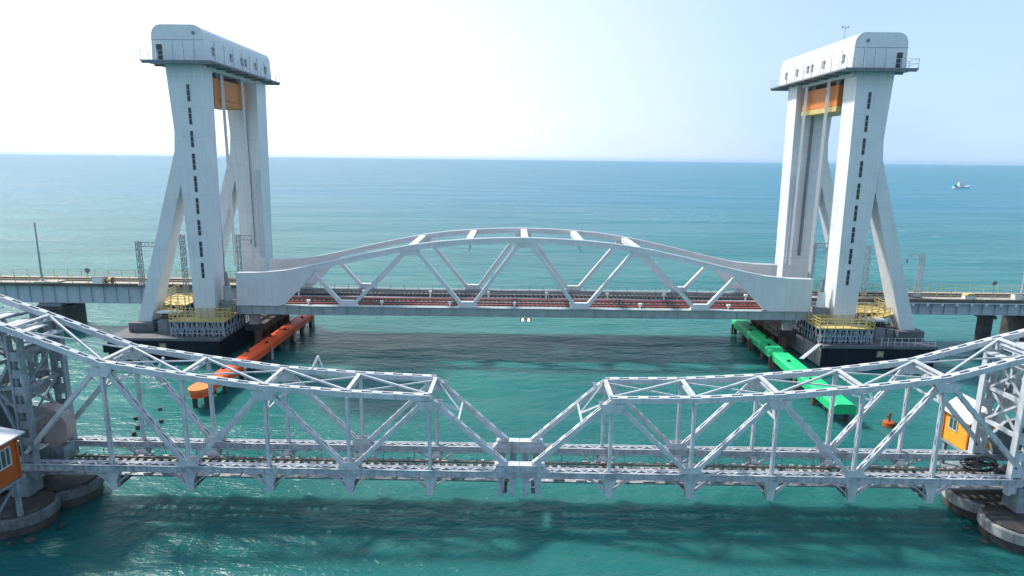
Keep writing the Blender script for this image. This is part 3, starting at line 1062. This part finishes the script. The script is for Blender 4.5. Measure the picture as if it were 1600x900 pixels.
# contact wire
mb = MB()
for zz, yy in ((13.1, 88.5), (14.2, 88.5)):
    for x0, x1 in ((-64, -51), (-51, -37.5), (-37.5, -14), (-14, 14), (14, 41), (41, 55.5), (55.5, 70)):
        n = 8
        for k in range(n):
            ta, tb = k / n, (k + 1) / n
            sag = lambda t: -.5 * 4 * t * (1 - t) * (1 if zz > 14 else .2)
            mb.tube((x0 + (x1 - x0) * ta, yy, zz - 1.6 + sag(ta)), (x0 + (x1 - x0) * tb, yy, zz - 1.6 + sag(tb)), .018, 4)
tag(mb.build('overhead_wire', 'mast'), 'thin overhead contact wires strung along the railway between the masts', 'wire')

# ------------------------------------------------------------------ old rolling bascule bridge
OLD_RZ = -0.0100
W = 3.75            # distance between the trusses
S = [6.1, 11.6, 17.1, 22.6, 27.9, 33.6]
TZL = [8.95, 9.15, 9.5, 10.2, 10.98, 13.2]
TZR = [8.95, 9.05, 9.4, 9.98, 10.75, 12.45]
ZB = 3.62
def leaf(s, TZ, label):
    g = thing('bascule_leaf', label, 'bridge leaf', (.65, 40.3, 0), 'leaves of the old bascule bridge', OLD_RZ)
    def P(mb, n, mt_, par=g, **k):
        return mb.build(n, mt_, par, **k)
    X = lambda v: s * v
    rails_y = (W / 2 - .84, W / 2 + .84)
    ext = 39.5
    ze = TZ[5] + (TZ[5] - TZ[4]) / 5.5 * (ext - 33.6) * .9
    for Y in (0, W):
        # top chord
        mb = MB()
        pts = [(X(a), Y, z) for a, z in zip(S, TZ)] + [(X(ext), Y, ze)]
        for a, c in zip(pts, pts[1:]):
            laced(mb, a, c, .50, .36, 1.15, .46)
        P(mb, 'top_chord', 'old')
        # end post
        mb = MB()
        laced(mb, (X(S[0]), Y, TZ[0] - .05), (X(.75), Y, ZB + .45), .44, .32, 1.1, .42)
        P(mb, 'end_post', 'old')
        # bottom chord : two-web box with battens, flange angles
        mb = MB()
        laced(mb, (X(.015), Y, ZB), (X(36.0), Y, ZB), .54, .36, .55, .5, True)
        for zz in (ZB - .20, ZB + .20):
            mb.box(*sorted((X(.015), X(36.0))), Y - .38, Y - .285, zz - .02, zz + .02)
            mb.box(*sorted((X(.015), X(36.0))), Y + .285, Y + .38, zz - .02, zz + .02)
        # stiffener angles and lacing on the outer webs
        for k in range(71):
            a = .4 + k * .5
            mb.box(X(a) - .035, X(a) + .035, Y - .33, Y - .285, ZB - .175, ZB + .175)
        P(mb, 'bottom_chord', 'old_mid')
        # hand-cranked lock at the joint : end head plate
        P(MB().xz([(X(.012), ZB - .26), (X(.012), ZB + .62), (X(1.5), ZB + .62), (X(2.0), ZB + .1), (X(2.0), ZB - .26)], Y - .31, Y + .31), 'joint_head', 'old_mid')
        P(MB().box(*sorted((X(.02), X(1.7))), Y - .33, Y + .33, ZB + .63, ZB + .66), 'head_plate', 'old')
        for q in (.45, 1.25):
            P(MB().xz([(X(q - .26), ZB - .27), (X(q - .14), 1.95), (X(q + .14), 1.95), (X(q + .26), ZB - .27)], Y - .2, Y + .2), 'joint_bracket', 'old_mid')
        for i, a in enumerate(S[:5]):
            zt = TZ[i]
            # vertical
            mb = MB()
            laced(mb, (X(a), Y, 2.0), (X(a), Y, zt - .25), .30, .20, .6, .12, True, .05)
            P(mb, 'vertical_post', 'old')
            # bracket below chord and wings
            mb = MB()
            mb.xz([(X(a - .55), ZB - .29), (X(a - .3), 2.75), (X(a - .22), 1.95), (X(a + .22), 1.95), (X(a + .3), 2.75), (X(a + .55), ZB - .29)], Y - .19, Y - .16)
            mb.xz([(X(a - .55), ZB - .29), (X(a - .3), 2.75), (X(a - .22), 1.95), (X(a + .22), 1.95), (X(a + .3), 2.75), (X(a + .55), ZB - .29)], Y + .16, Y + .19)
            for q in (-1, 1):
                prev = Vector((X(a + q * 1.75), Y, ZB - .33))
                for k in range(1, 6):
                    t = k / 5
                    nx = Vector((X(a + q * (1.75 - 1.42 * t)), Y, ZB - .33 - .85 * t ** 1.8))
                    mb.bar(prev, nx, .34, .05)
                    prev = nx
            P(mb, 'knee_bracket', 'old')
            if Y > 0:
                # flared foot where the floor beam meets the far post
                poly = []
                for k in range(6):
                    t = k / 5
                    poly.append((X(a - .24 - .62 * (1 - t) ** 2.2), 2.60 + .82 * t))
                for k in range(6):
                    t = 1 - k / 5
                    poly.append((X(a + .24 + .62 * (1 - t) ** 2.2), 2.60 + .82 * t))
                P(MB().xz(poly, Y - .42, Y - .36), 'flared_foot', 'white')
        # diagonals (W pattern)
        dg = [((S[0], TZ[0]), (S[1], ZB)), ((S[1], ZB), (S[2], TZ[2])), ((S[2], TZ[2]), (S[3], ZB)), ((S[3], ZB), (S[4], TZ[4])), ((S[4], TZ[4]), (34.4, ZB + .1))]
        for i, (p, q) in enumerate(dg):
            mb = MB()
            a = Vector((X(p[0]), Y, p[1]))
            c = Vector((X(q[0]), Y, q[1]))
            t = (c - a).normalized()
            laced(mb, a + t * .25, c - t * .3, .42 if i % 2 else .38, .27, .75, .30, i % 2 == 1)
            P(mb, 'diagonal', 'old')
        # gussets
        for i, (a, zt) in enumerate(zip(S[:5], TZ)):
            mb = MB()
            if i % 2 == 0:
                for yy in (Y - .275, Y + .255):
                    mb.xz([(X(a - .9), zt - .22), (X(a - .55), zt - .85), (X(a + .55), zt - .85), (X(a + .9), zt - .22)], yy, yy + .02)
            else:
                for yy in (Y - .305, Y + .285):
                    mb.xz([(X(a - .8), ZB + .24), (X(a - .4), ZB + .70), (X(a + .4), ZB + .70), (X(a + .8), ZB + .24)], yy, yy + .02)
            P(mb, 'gusset_plate', 'old')
    # floor beams, stringers, track
    for a in S[:5] + [1.0]:
        mb = MB()
        mb.box(*sorted((X(a) - .02, X(a) + .02)), .2, W - .2, 2.0, 2.40)
        mb.box(X(a) - .16, X(a) + .16, .2, W - .2, 2.401, 2.43)
        mb.box(X(a) - .16, X(a) + .16, .2, W - .2, 1.97, 1.999)
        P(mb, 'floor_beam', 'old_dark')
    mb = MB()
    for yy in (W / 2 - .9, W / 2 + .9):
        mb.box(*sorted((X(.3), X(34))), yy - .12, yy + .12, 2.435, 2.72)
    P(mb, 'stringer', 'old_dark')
    mb = MB()
    n = 56
    for k in range(n):
        a = .45 + k * .6
        j = random.uniform(-.05, .05)
        mb.box(X(a) - .12, X(a) + .12, .85 + j, W - .55 + j, 2.722, 2.86 + random.uniform(0, .03))
    P(mb, 'sleeper', 'sleeper')
    for yy in rails_y:
        P(MB().box(*sorted((X(.2), X(34.5))), yy - .045, yy + .045, 2.895, 3.02), 'rail', 'rail')
    mb = MB()
    mb.box(*sorted((X(.3), X(34))), W / 2 - .28, W / 2 + .28, 2.895, 2.93)
    mb.box(*sorted((X(.3), X(34))), .42, .84, 2.735, 2.775)
    for k in range(20):
        a = .8 + k * 1.55
        mb.box(*sorted((X(a), X(a + random.uniform(.25, .9)))), .45, .80, 2.776, 2.776 + random.uniform(.06, .22))
    P(mb, 'track_plate', 'old_deck')
    mb = MB()       # light hand rail along the far edge
    for k in range(14):
        a = .8 + k * 2.3
        mb.box(X(a) - .02, X(a) + .02, W - .48, W - .44, 2.7, 3.35)
    mb.bar((X(.8), W - .46, 3.36), (X(30.7), W - .46, 3.36), .03, .03)
    P(mb, 'hand_railing', 'old_dark')
    mb = MB()       # loose planks and plates left along the far edge of the deck
    for k in range(48):
        a = .6 + k * .68 + random.uniform(-.1, .1)
        wd = random.uniform(.12, .42)
        y0 = W - .95 + random.uniform(-.12, .12)
        mb.box(X(a) - wd / 2, X(a) + wd / 2, y0, y0 + random.uniform(.15, .4), 2.90, 2.93 + random.uniform(.02, .16))
    mb.box(*sorted((X(.4), X(33))), W - .62, W - .57, 2.88, 2.90)
    P(mb, 'deck_plank', 'old_deck')
    # top struts, laterals
    for i, (a, z) in enumerate(zip(S, TZ)):
        mb = MB()
        mb.box(X(a) - .13, X(a) + .13, .27, W - .27, z + .06, z + .20)
        mb.box(X(a) - .10, X(a) + .10, .27, W - .27, z - .22, z - .12)
        if i > 0:
            for k in range(4):
                ya, yb = .3 + (W - .6) * k / 4, .3 + (W - .6) * (k + 1) / 4
                za, zb = (z - .12, z + .06) if k % 2 else (z + .06, z - .12)
                mb.bar((X(a), ya, za), (X(a), yb, zb), .05, .05, (1, 0, 0))
        P(mb, 'top_strut', 'old')
    for i in range(5):
        a, c, za, zc = S[i], S[i + 1], TZ[i], TZ[i + 1]
        P(MB().bar((X(a), .24, za + .10), (X(c), W - .24, zc + .10), .14, .12, (0, 0, 1)), 'lateral_brace', 'old')
        P(MB().bar((X(a), W - .24, za - .06), (X(c), .24, zc - .06), .10, .09, (0, 0, 1)), 'lateral_brace', 'old')
    # sway frames hanging below the struts
    for i in (2, 4):
        a, z = S[i], TZ[i]
        mb = MB()
        mb.bar((X(a), .2, z - 1.7), (X(a), W / 2, z - .3), .12, .16, (1, 0, 0))
        mb.bar((X(a), W - .2, z - 1.7), (X(a), W / 2, z - .3), .12, .16, (1, 0, 0))
        mb.bar((X(a), .2, z - 1.72), (X(a), W - .2, z - 1.72), .10, .14, (1, 0, 0))
        P(mb, 'sway_frame', 'old')
    # portal on the sloping end posts
    e0 = Vector((X(S[0]), 0, TZ[0]))
    e1 = Vector((X(.75), 0, ZB + .45))
    pm = lerp(e0, e1, .36)
    mb = MB()
    yv = Vector((0, 1, 0))
    mb.bar(pm + yv * .2, pm + yv * (W - .2), .12, .20, (1, 0, 0))
    q0 = lerp(e0, e1, .04)
    mb.bar(q0 + yv * .2, pm + yv * (W / 2), .10, .12, (1, 0, 0))
    mb.bar(q0 + yv * (W - .2), pm + yv * (W / 2), .10, .12, (1, 0, 0))
    P(mb, 'portal_frame', 'old')
    # ---- heel : rolling segments with spokes, heel posts, counterweight
    hub = (37.6, 6.6)
    for Y in (0, W):
        mb = MB()
        r0 = 3.7
        arc = []
        for k in range(17):
            an = R(205) + R(150) * k / 16
            arc.append((hub[0] + r0 * math.cos(an), hub[1] + r0 * math.sin(an)))
        inn = [(hub[0] + (r0 - .6) * math.cos(R(355) - R(150) * k / 16), hub[1] + (r0 - .6) * math.sin(R(355) - R(150) * k / 16)) for k in range(17)]
        mb.xz([(X(a), z) for a, z in arc + inn], Y - .22, Y + .22)
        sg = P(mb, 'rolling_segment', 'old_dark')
        mb = MB()
        for (a, za), (c, zc) in zip(arc, arc[1:]):
            mb.bar((X(a), Y, za), (X(c), Y, zc), .72, .09)
        P(mb, 'segment_tread', 'old_dark', sg)
        # solid web plate with openings below the hub
        mb = MB()
        mb.xz([(X(34.6), 3.9), (X(34.3), 5.2), (X(35.2), 6.3), (X(37.0), 6.9), (X(40.5), 6.9), (X(41.0), 5.0), (X(39.0), 3.6)], Y - .14, Y + .14)
        P(mb, 'segment_web', 'old_dark' if s > 0 else 'old_dark')
        mb = MB()
        star = (35.2, 9.0)
        ends = [(33.9, 5.3), (33.6, 7.4), (33.7, 9.2), (33.75, 11.3), (35.0, TZ[5] + .3), (37.2, 13.0), (38.6, 11.0), (38.8, 8.2), (37.2, 6.8)]
        for k, (a, z) in enumerate(ends):
            mb.bar((X(star[0]), Y, star[1]), (X(a), Y, z), .16 + .012 * k, .20)
        for k in range(2, 6):
            (a, z), (c, zc) = ends[k - 1], ends[k]
            mb.bar((X(a), Y, z), (X(c), Y, zc), .165, .18)
        P(mb, 'segment_spoke', 'old' if s > 0 else 'old_dark')  # left spokes darkened to paint in the shade at that heel
        P(MB().tube((X(star[0]), Y - .3, star[1]), (X(star[0]), Y + .3, star[1]), .42, 18), 'hub', 'old_dark')
        # heel post : plates with a row of openings
        mb = MB()
        hx = 33.5
        for q in (-.46, .30):
            mb.box(*sorted((X(hx + q), X(hx + q + .16))), Y - .24, Y + .24, 2.6, TZ[5] - .35)
        z = 2.7
        while z < TZ[5] - 1.1:
            mb.box(*sorted((X(hx - .30), X(hx + .30))), Y - .20, Y - .17, z, z + .62)
            mb.box(*sorted((X(hx - .30), X(hx + .30))), Y + .17, Y + .20, z, z + .62)
            z += 1.2
        P(mb, 'heel_post', 'old_dark' if s < 0 else 'old')  # left post darker: shade from overhead painted into the steel
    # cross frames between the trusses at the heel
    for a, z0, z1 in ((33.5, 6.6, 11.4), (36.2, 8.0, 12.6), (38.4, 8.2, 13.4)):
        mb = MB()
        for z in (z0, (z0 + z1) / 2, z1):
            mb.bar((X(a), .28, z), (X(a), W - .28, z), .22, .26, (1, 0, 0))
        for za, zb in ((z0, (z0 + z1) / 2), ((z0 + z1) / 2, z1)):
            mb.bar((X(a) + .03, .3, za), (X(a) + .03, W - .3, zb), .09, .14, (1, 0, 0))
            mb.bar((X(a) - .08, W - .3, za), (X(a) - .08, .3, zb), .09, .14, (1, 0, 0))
        P(mb, 'heel_cross_frame', 'old_dark' if s < 0 else 'old')  # left frame darker with the same painted heel shade
    for a, z0, z1 in ((34.1, 7.9, 11.6), (36.8, 8.4, 12.8)):
        mb = MB()
        for y0, y1, c0, c1 in ((.3, .75, z0, z1), (W - .75, W - .3, z0, z1), (W / 2 - .22, W / 2 + .22, z0, z1),
                               (.752, W / 2 - .222, z0, z0 + .8), (W / 2 + .222, W - .752, z0, z0 + .8),
                               (.752, W / 2 - .222, z1 - .9, z1), (W / 2 + .222, W - .752, z1 - .9, z1)):
            mb.box(X(a) - .05, X(a) + .05, y0, y1, c0, c1)
        P(mb, 'portal_plate', 'old_dark' if s < 0 else 'old_mid')  # left plate darker, heel shade put into its colour
    mb = MB()
    for k in range(7):
        t = k / 6
        a = 33.0 + t * 6
        z = 12.2 + t * 2.5 if s < 0 else 11.6 + t * 2.1
        mb.box(X(a) - .35, X(a) + .35, .3, W - .3, z, z + .10)
    P(mb, 'top_plate', 'old')
    cw = P(MB().xz([(X(38.9), 7.2), (X(46.5), 5.2), (X(46.5), 15.5), (X(41.0), 15.0), (X(38.9), 12.4)], -.9, W + .9), 'counterweight_box', 'old_dark', bevel=.08)  # enlarged, mostly out of frame, so the left one shades the wells
    # machinery floor with small gear
    mb = MB()
    mb.box(*sorted((X(34.2), X(38.2))), .5, W - .5, 7.75, 7.85)
    P(mb, 'machinery_floor', 'old')
    mb = MB()
    for k in range(3):
        mb.tube((X(35.0 + k * 1.1), .9, 8.35), (X(35.0 + k * 1.1), 2.6 - .3 * k, 8.35), .45 - .1 * k, 16)
    P(mb, 'winch_gear', 'old_dark')
    # white floodlight frames hung on the truss
    mb = MB()
    for a, z in ((27.0, 8.1), (26.1, 9.4)) if s < 0 else ((25.2, 8.0),):
        mb.bar((X(a), W - .5, z), (X(a - .55), W - .5, z + 1.0), .16, .16)
        mb.bar((X(a), W - .5, z - .1), (X(a - 1.5), W - .5, z + .35), .10, .10)
    P(mb, 'signal_arm', 'white')
    if s < 0:
        mb = MB()
        for px_, pz in ((-15.9, 9.0), (-26.7, 9.9)):
            mb.tube((px_, .35, pz), (px_, .62, pz - .05), .20, 12)
        P(mb, 'floodlight', 'white')
        P(MB().tube((-15.0, W - .3, 9.6), (-14.5, W - .3, 10.6), .09, 8).tube((-14.5, W - .3, 10.6), (-14.2, W - .3, 9.7), .05, 8), 'lamp_bracket', 'white')
    return g
leaf(-1, TZL, 'left leaf of the old grey steel bascule bridge, lowered, beside the orange cabin')
leaf(1, TZR, 'right leaf of the old grey steel bascule bridge, lowered, beside the yellow hut')

ca, sa = math.cos(OLD_RZ), math.sin(OLD_RZ)
def oldw(x, y, z=0):
    return (.65 + x * ca - y * sa, 40.3 + x * sa + y * ca, z)

# winding drum beside the left heel
g = thing('winding_drum', 'round pinkish drum housing beside the left heel of the old bridge', 'drum', oldw(-33.7, 2.3, 2.95))
MB().tube((0, -.5, 2.55), (0, .5, 2.55), 1.6, 40).build('drum_case', 'drum', g, bevel=.05)
MB().tube((0, -.53, 2.55), (0, -.51, 2.55), 1.05, 32).build('drum_plate', 'drum', g)
MB().box(-1.2, 1.2, -.6, .6, 0, 1.1).build('drum_bed', 'old_dark', g)
mb = MB()
mb.bar((-.2, -.62, 1.5), (.2, -.62, 2.9), .06, .1)
mb.build('crank_lever', 'rust', g)
MB().box(-1.0, .2, -1.4, -.62, 1.35, 1.45).build('step_plate', 'white', g)

# fixed tail spans of the old bridge running out of the picture
for s, lab in ((-1, 'fixed plate girder span of the old bridge running out of the picture on the left'),
               (1, 'fixed plate girder span of the old bridge running out of the picture on the right')):
    g = thing('fixed_span', lab, 'bridge span', oldw(s * 32, W / 2, 0), 'fixed spans of the old bridge', OLD_RZ)
    o = s * 32
    def F(mb, n, mt_, **k):
        mb.v = [(x - o, y - W / 2, z) for x, y, z in mb.v]
        return mb.build(n, mt_, g, **k)
    for Y in (.1, W - .1):
        mb = MB().xz([(s * 34.9, 1.75), (s * 34.9, 2.78), (s * 75, 2.78), (s * 75, 1.1), (s * 38, 1.1), (s * 36.4, 1.75)], Y - .18, Y + .18)
        for k in range(28):
            xx = s * (35.4 + k * 1.5)
            mb.box(xx - .04, xx + .04, Y - .32, Y - .181, 1.8, 2.75)
        F(mb, 'plate_girder', 'old_dark')
    mb = MB()
    for k in range(70):
        xx = s * (35.2 + k * .6)
        mb.box(xx - .12, xx + .12, -.1, W + .1, 2.785, 2.93)
    F(mb, 'sleeper', 'sleeper')
    for yy in (W / 2 - .84, W / 2 + .84):
        F(MB().box(*sorted((s * 34.9, s * 75)), yy - .045, yy + .045, 2.935, 3.06), 'rail', 'rail')
    F(MB().box(*sorted((s * 33.6, s * 34.85)), -.5, .9, 1.45, 3.2), 'bearing_box', 'old_dark', bevel=.05)

# concrete wells of the old bridge
wells = [((-33.1, 39.5), 2.2, 1.3, 'near grey concrete well of the old pier at the left picture edge'),
         ((-32.3, 43.1), 2.2, 1.3, 'farther shaded concrete well of the old pier behind the left picture edge'),
         ((34.0, 38.9), 2.2, 1.3, 'near pale ringed concrete well of the old pier at the right picture edge'),
         ((34.0, 42.6), 2.2, 1.3, 'farther pale concrete well of the old pier behind the right picture edge')]
for (x, y), r, zt, lab in wells:
    g = thing('pier_well', lab, 'bridge pier', (x, y, 0), 'concrete wells under the old bridge')
    MB().tube((0, 0, -2), (0, 0, zt - .42), r - .15, 48).build('well_shaft', 'concrete_dark', g)
    MB().tube((0, 0, zt - .7), (0, 0, zt), r, 48).build('well_ring', 'concrete' if x > 0 else 'concrete_mid', g, bevel=.07)  # left rings take the tone with shade painted in
    MB().tube((0, 0, zt + .003), (0, 0, zt + .16), r - .28, 48).build('well_floor', 'concrete_dark', g, bevel=.04)
for x0, x1, y0, y1, lab in ((-38.5, -32.4, 39.4, 43.6, 'dark stained masonry block between the left concrete wells'), (33.6, 38.5, 38.8, 43.0, 'dark stained masonry block between the right concrete wells')):
    cx, cy = (x0 + x1) / 2, (y0 + y1) / 2
    o = MB().box(x0 - cx, x1 - cx, y0 - cy, y1 - cy, -2, 1.02).build('pier_block', 'concrete_dark', None, bevel=.15)
    o.location = (cx, cy, 0)
    tag(o, lab, 'bridge pier', 'masonry blocks of the old piers')

# boulders at the water line by the old piers
def rock(x, y, r, lab):
    bm = bmesh.new()
    bmesh.ops.create_icosphere(bm, subdivisions=3, radius=r)
    for v in bm.verts:
        d = .82 + .36 * random.random() if False else 1 + .18 * math.sin(v.co.x * 5 / r + x) * math.cos(v.co.y * 4 / r + y) + .08 * math.sin(v.co.z * 9 / r)
        v.co *= d
        v.co.z *= .55
    me = bpy.data.meshes.new('boulder')
    bm.to_mesh(me)
    bm.free()
    me.materials.append(M['concrete_dark'])
    o = bpy.data.objects.new('boulder', me)
    o.location = (x, y, .10)
    o.rotation_euler = (.2 * math.sin(x * 3), .2 * math.cos(y * 5), x * 2)
    scene.collection.objects.link(o)
    tag(o, lab, 'rock', 'boulders awash by the old piers')
for (x, y, r) in ((-30.1, 38.9, .22), (-31.0, 37.3, .26), (-31.9, 36.9, .2)):
    rock(x, y, r, 'brown boulder awash beside the left old pier')
for (x, y, r) in ((31.5, 38.3, .22), (31.4, 39.9, .2)):
    rock(x, y, r, 'brown boulder awash beside the right old pier')

# ------------------------------------------------------------------ control cabins
def cabin(name, label, x0, x1, y0, y1, z0, z1, wall, face, win_face, over, ridge):
    cx, cy = (x0 + x1) / 2, (y0 + y1) / 2
    g = thing('control_cabin', label, 'cabin', (cx, cy, z0))
    hx, hy, h = (x1 - x0) / 2, (y1 - y0) / 2, z1 - z0
    w = MB().box(-hx, hx, -hy, hy, 0, h).build('wall', wall, g, bevel=.04)
    for xx in (-hx, hx):
        for yy in (-hy, hy):
            MB().box(xx - .07, xx + .07, yy - .07, yy + .07, .02, h - .02).build('corner_post', face, g)
    mb = MB()
    mb.prism([(-hx - over, h + .03), (hx + over, h + .03), (hx + over, h + .11), (.0, h + ridge), (-hx - over, h + .11)], (0, 2 * hy + 2 * over, 0), lambda u, v: (u, -hy - over, v))
    mb.build('roof', 'roof', g)
    def window(side, c, zc, ww, wh, bars):
        """side: 'x+','x-','y-'"""
        def place(u, v, d):
            if side == 'x+': return (hx + d, c + u, zc + v)
            if side == 'x-': return (-hx - d, c + u, zc + v)
            return (c + u, -hy - d, zc + v)
        def slab(u0, u1, v0, v1, d0, d1):
            return MB().quadbox([place(u0, v0, d0), place(u1, v0, d0), place(u1, v1, d0), place(u0, v1, d0),
                                 place(u0, v0, d1), place(u1, v0, d1), place(u1, v1, d1), place(u0, v1, d1)])
        fr = slab(-ww / 2, ww / 2, -wh / 2, -wh / 2 + .08, -.03, .06)
        for q in (slab(-ww / 2, ww / 2, wh / 2 - .08, wh / 2, -.03, .06), slab(-ww / 2, -ww / 2 + .08, -wh / 2 + .08, wh / 2 - .08, -.03, .06), slab(ww / 2 - .08, ww / 2, -wh / 2 + .08, wh / 2 - .08, -.03, .06)):
            k = len(fr.v)
            fr.v += q.v
            fr.f += [tuple(i + k for i in f) for f in q.f]
        for b_ in range(1, bars):
            u = -ww / 2 + ww * b_ / bars
            q = slab(u - .03, u + .03, -wh / 2 + .08, wh / 2 - .08, -.02, .045)
            k = len(fr.v)
            fr.v += q.v
            fr.f += [tuple(i + k for i in f) for f in q.f]
        f = fr.build('window_frame', 'frame', g)
        slab(-ww / 2 + .08, ww / 2 - .08, -wh / 2 + .08, wh / 2 - .08, -.05, .02).build('window_pane', 'glass', f)
    return g, window
g, win = cabin('c', 'orange control cabin with white roof and window at the left picture edge', -34.5, -31.1, 34.2, 37.45, 4.45, 7.25, 'cabin', 'cabin', 'x+', .38, .5)
win('x+', .5, 1.75, 1.15, 1.25, 3)
win('y-', .2, 1.75, 1.3, 1.25, 3)
mb = MB()
for xx in (-1.5, 0, 1.5):
    for yy in (-1.4, 1.4):
        mb.box(xx - .12, xx + .12, yy - .12, yy + .12, -2.6, -.16)
mb.box(-1.8, 1.8, -1.75, 1.9, -.155, -.02)
mb.bar((1.5, -1.4, -2.4), (1.5, 1.4, -.3), .10, .14, (1, 0, 0))
mb.build('support_frame', 'old_dark', g)
g, win = cabin('c', 'yellow and orange control hut with white roof behind the right leaf', 34.75, 37.3, 45.4, 48.2, 3.0, 5.35, 'cabin_yellow', 'cabin', 'x-', .3, 1.3)
win('x-', .35, 1.6, .95, 1.0, 2)
win('y-', .3, 1.5, 1.0, 1.0, 2)
mb = MB()
for xx in (-1.1, 1.1):
    for yy in (-1.2, 1.2):
        mb.box(xx - .12, xx + .12, yy - .12, yy + .12, -3.2, -.14)
mb.box(-1.4, 1.4, -1.5, 1.5, -.135, -.02)
mb.box(-1.4, 1.4, -3.0, 1.5, -2.3, -2.1)
mb.build('support_frame', 'old_dark', g)

# black cable coil by the right heel
g = thing('cable_coil', 'black tangled cable coil lying by the right heel of the old bridge', 'cable coil', oldw(33.0, 2.9, 2.95))
mb = MB()
for k in range(7):
    rr = .55 + .09 * (k % 4)
    n = 22
    pr = None
    for i in range(n + 1):
        an = 2 * math.pi * i / n
        p = Vector((1.5 * rr * math.cos(an) + .05 * k, rr * math.sin(an) * .9, .08 + .09 * k + .08 * math.sin(an * 2 + k)))
        if pr is not None: mb.tube(pr, p, .045, 6)
        pr = p
mb.build('cable_loop', 'hole', g)

# ------------------------------------------------------------------ things in the water
for i, (x, y) in enumerate(((-38.8, 61.8), (-35.5, 56.9), (-34.1, 54.8), (-33.0, 51.7), (-32.2, 52.1), (-31.75, 50.9), (-34.5, 59.3), (-32.75, 56.3), (-33.6, 53.4))):
    o = MB().tube((0, 0, -1), (0, 0, .22 + .06 * (i % 3)), .22, 12, .19).build('pile_stump', 'wood')
    o.location = (x, y, 0)
    o.rotation_euler = (R(3 * math.sin(i)), R(4 * math.cos(i * 2)), 0)
    tag(o, 'dark round timber pile stump in the water behind the left leaf', 'pile', 'pile stumps in the water')
g = thing('mooring_buoy', 'brown orange mooring buoy floating behind the right leaf', 'buoy', (36.1, 57.4, 0))
MB().tube((0, 0, -.3), (0, 0, .45), .55, 18, .5).build('float', 'cabin', g, bevel=.08)
MB().tube((0, 0, .45), (0, 0, 1.3), .10, 8).tube((-.3, 0, .9), (.3, .1, 1.15), .06, 8).build('buoy_post', 'rust', g)
MB().tube((.45, -.4, -.2), (.45, -.4, .35), .28, 12).build('tyre_fender', 'hole', g)

# distant fishing boat
g = thing('fishing_boat', 'small white fishing trawler with turquoise stern far out on the sea', 'boat', (459, 664, 0), None, R(4))
g.scale = (1.05, 1.05, 1.15)
def hull(sc, z0, z1, name, mtl):
    mb = MB()
    st = [(-8, 1.9), (-5, 2.2), (0, 2.3), (4, 1.9), (7, 1.0), (9, .05)]
    k = 0
    for i, (x, w) in enumerate(st):
        rise = (max(0, x) / 9) ** 2 * 1.5
        mb.v += [(x, -w * .75, z0), (x, w * .75, z0), (x, w * sc, z1 + rise), (x, -w * sc, z1 + rise)]
    for i in range(len(st) - 1):
        a = 4 * i
        for q in range(4):
            mb.f.append((a + q, a + (q + 1) % 4, a + 4 + (q + 1) % 4, a + 4 + q))
    mb.f.append((3, 2, 1, 0))
    mb.f.append(tuple(4 * (len(st) - 1) + q for q in range(4)))
    return mb.build(name, mtl, g)
hull(1.0, -.4, 1.3, 'hull', 'white')
MB().box(-8.2, -4.5, -1.8, 1.8, 1.32, 2.0).build('stern_rack', 'turq', g)
MB().box(-3.4, 1.8, -1.5, 1.5, 1.35, 4.0).box(-3.0, .8, -1.3, 1.3, 4.02, 5.0).build('wheelhouse', 'white', g)
MB().tube((-4.4, 0, 1.4), (-4.4, 0, 8.2), .12, 8).tube((3.4, 0, 1.8), (3.4, 0, 6.6), .10, 8).bar((-4.4, 0, 7.8), (-8.6, 0, 4.4), .12, .12).build('mast', 'mast', g)
MB().box(-8.3, -5.5, -1.2, 1.2, 2.05, 3.4).build('net_pile', 'turq', g)

# ------------------------------------------------------------------ sea haze
HZ = 15500
mh = bpy.data.materials.new("sea_haze")
mh.use_nodes = True
nt = mh.node_tree
nt.nodes.remove(nt.nodes["Principled BSDF"])
pv = nt.nodes.new("ShaderNodeVolumePrincipled")
pv.inputs["Color"].default_value = (.50, .76, 1.0, 1)
pv.inputs["Density"].default_value = 6.0e-5
pv.inputs["Anisotropy"].default_value = .2
nt.links.new(pv.outputs[0], nt.nodes["Material Output"].inputs["Volume"])
M['haze'] = mh
o = MB().box(-HZ, HZ, -HZ, HZ, -3.2, 46).build('haze', 'haze')
tag(o, kind='stuff')
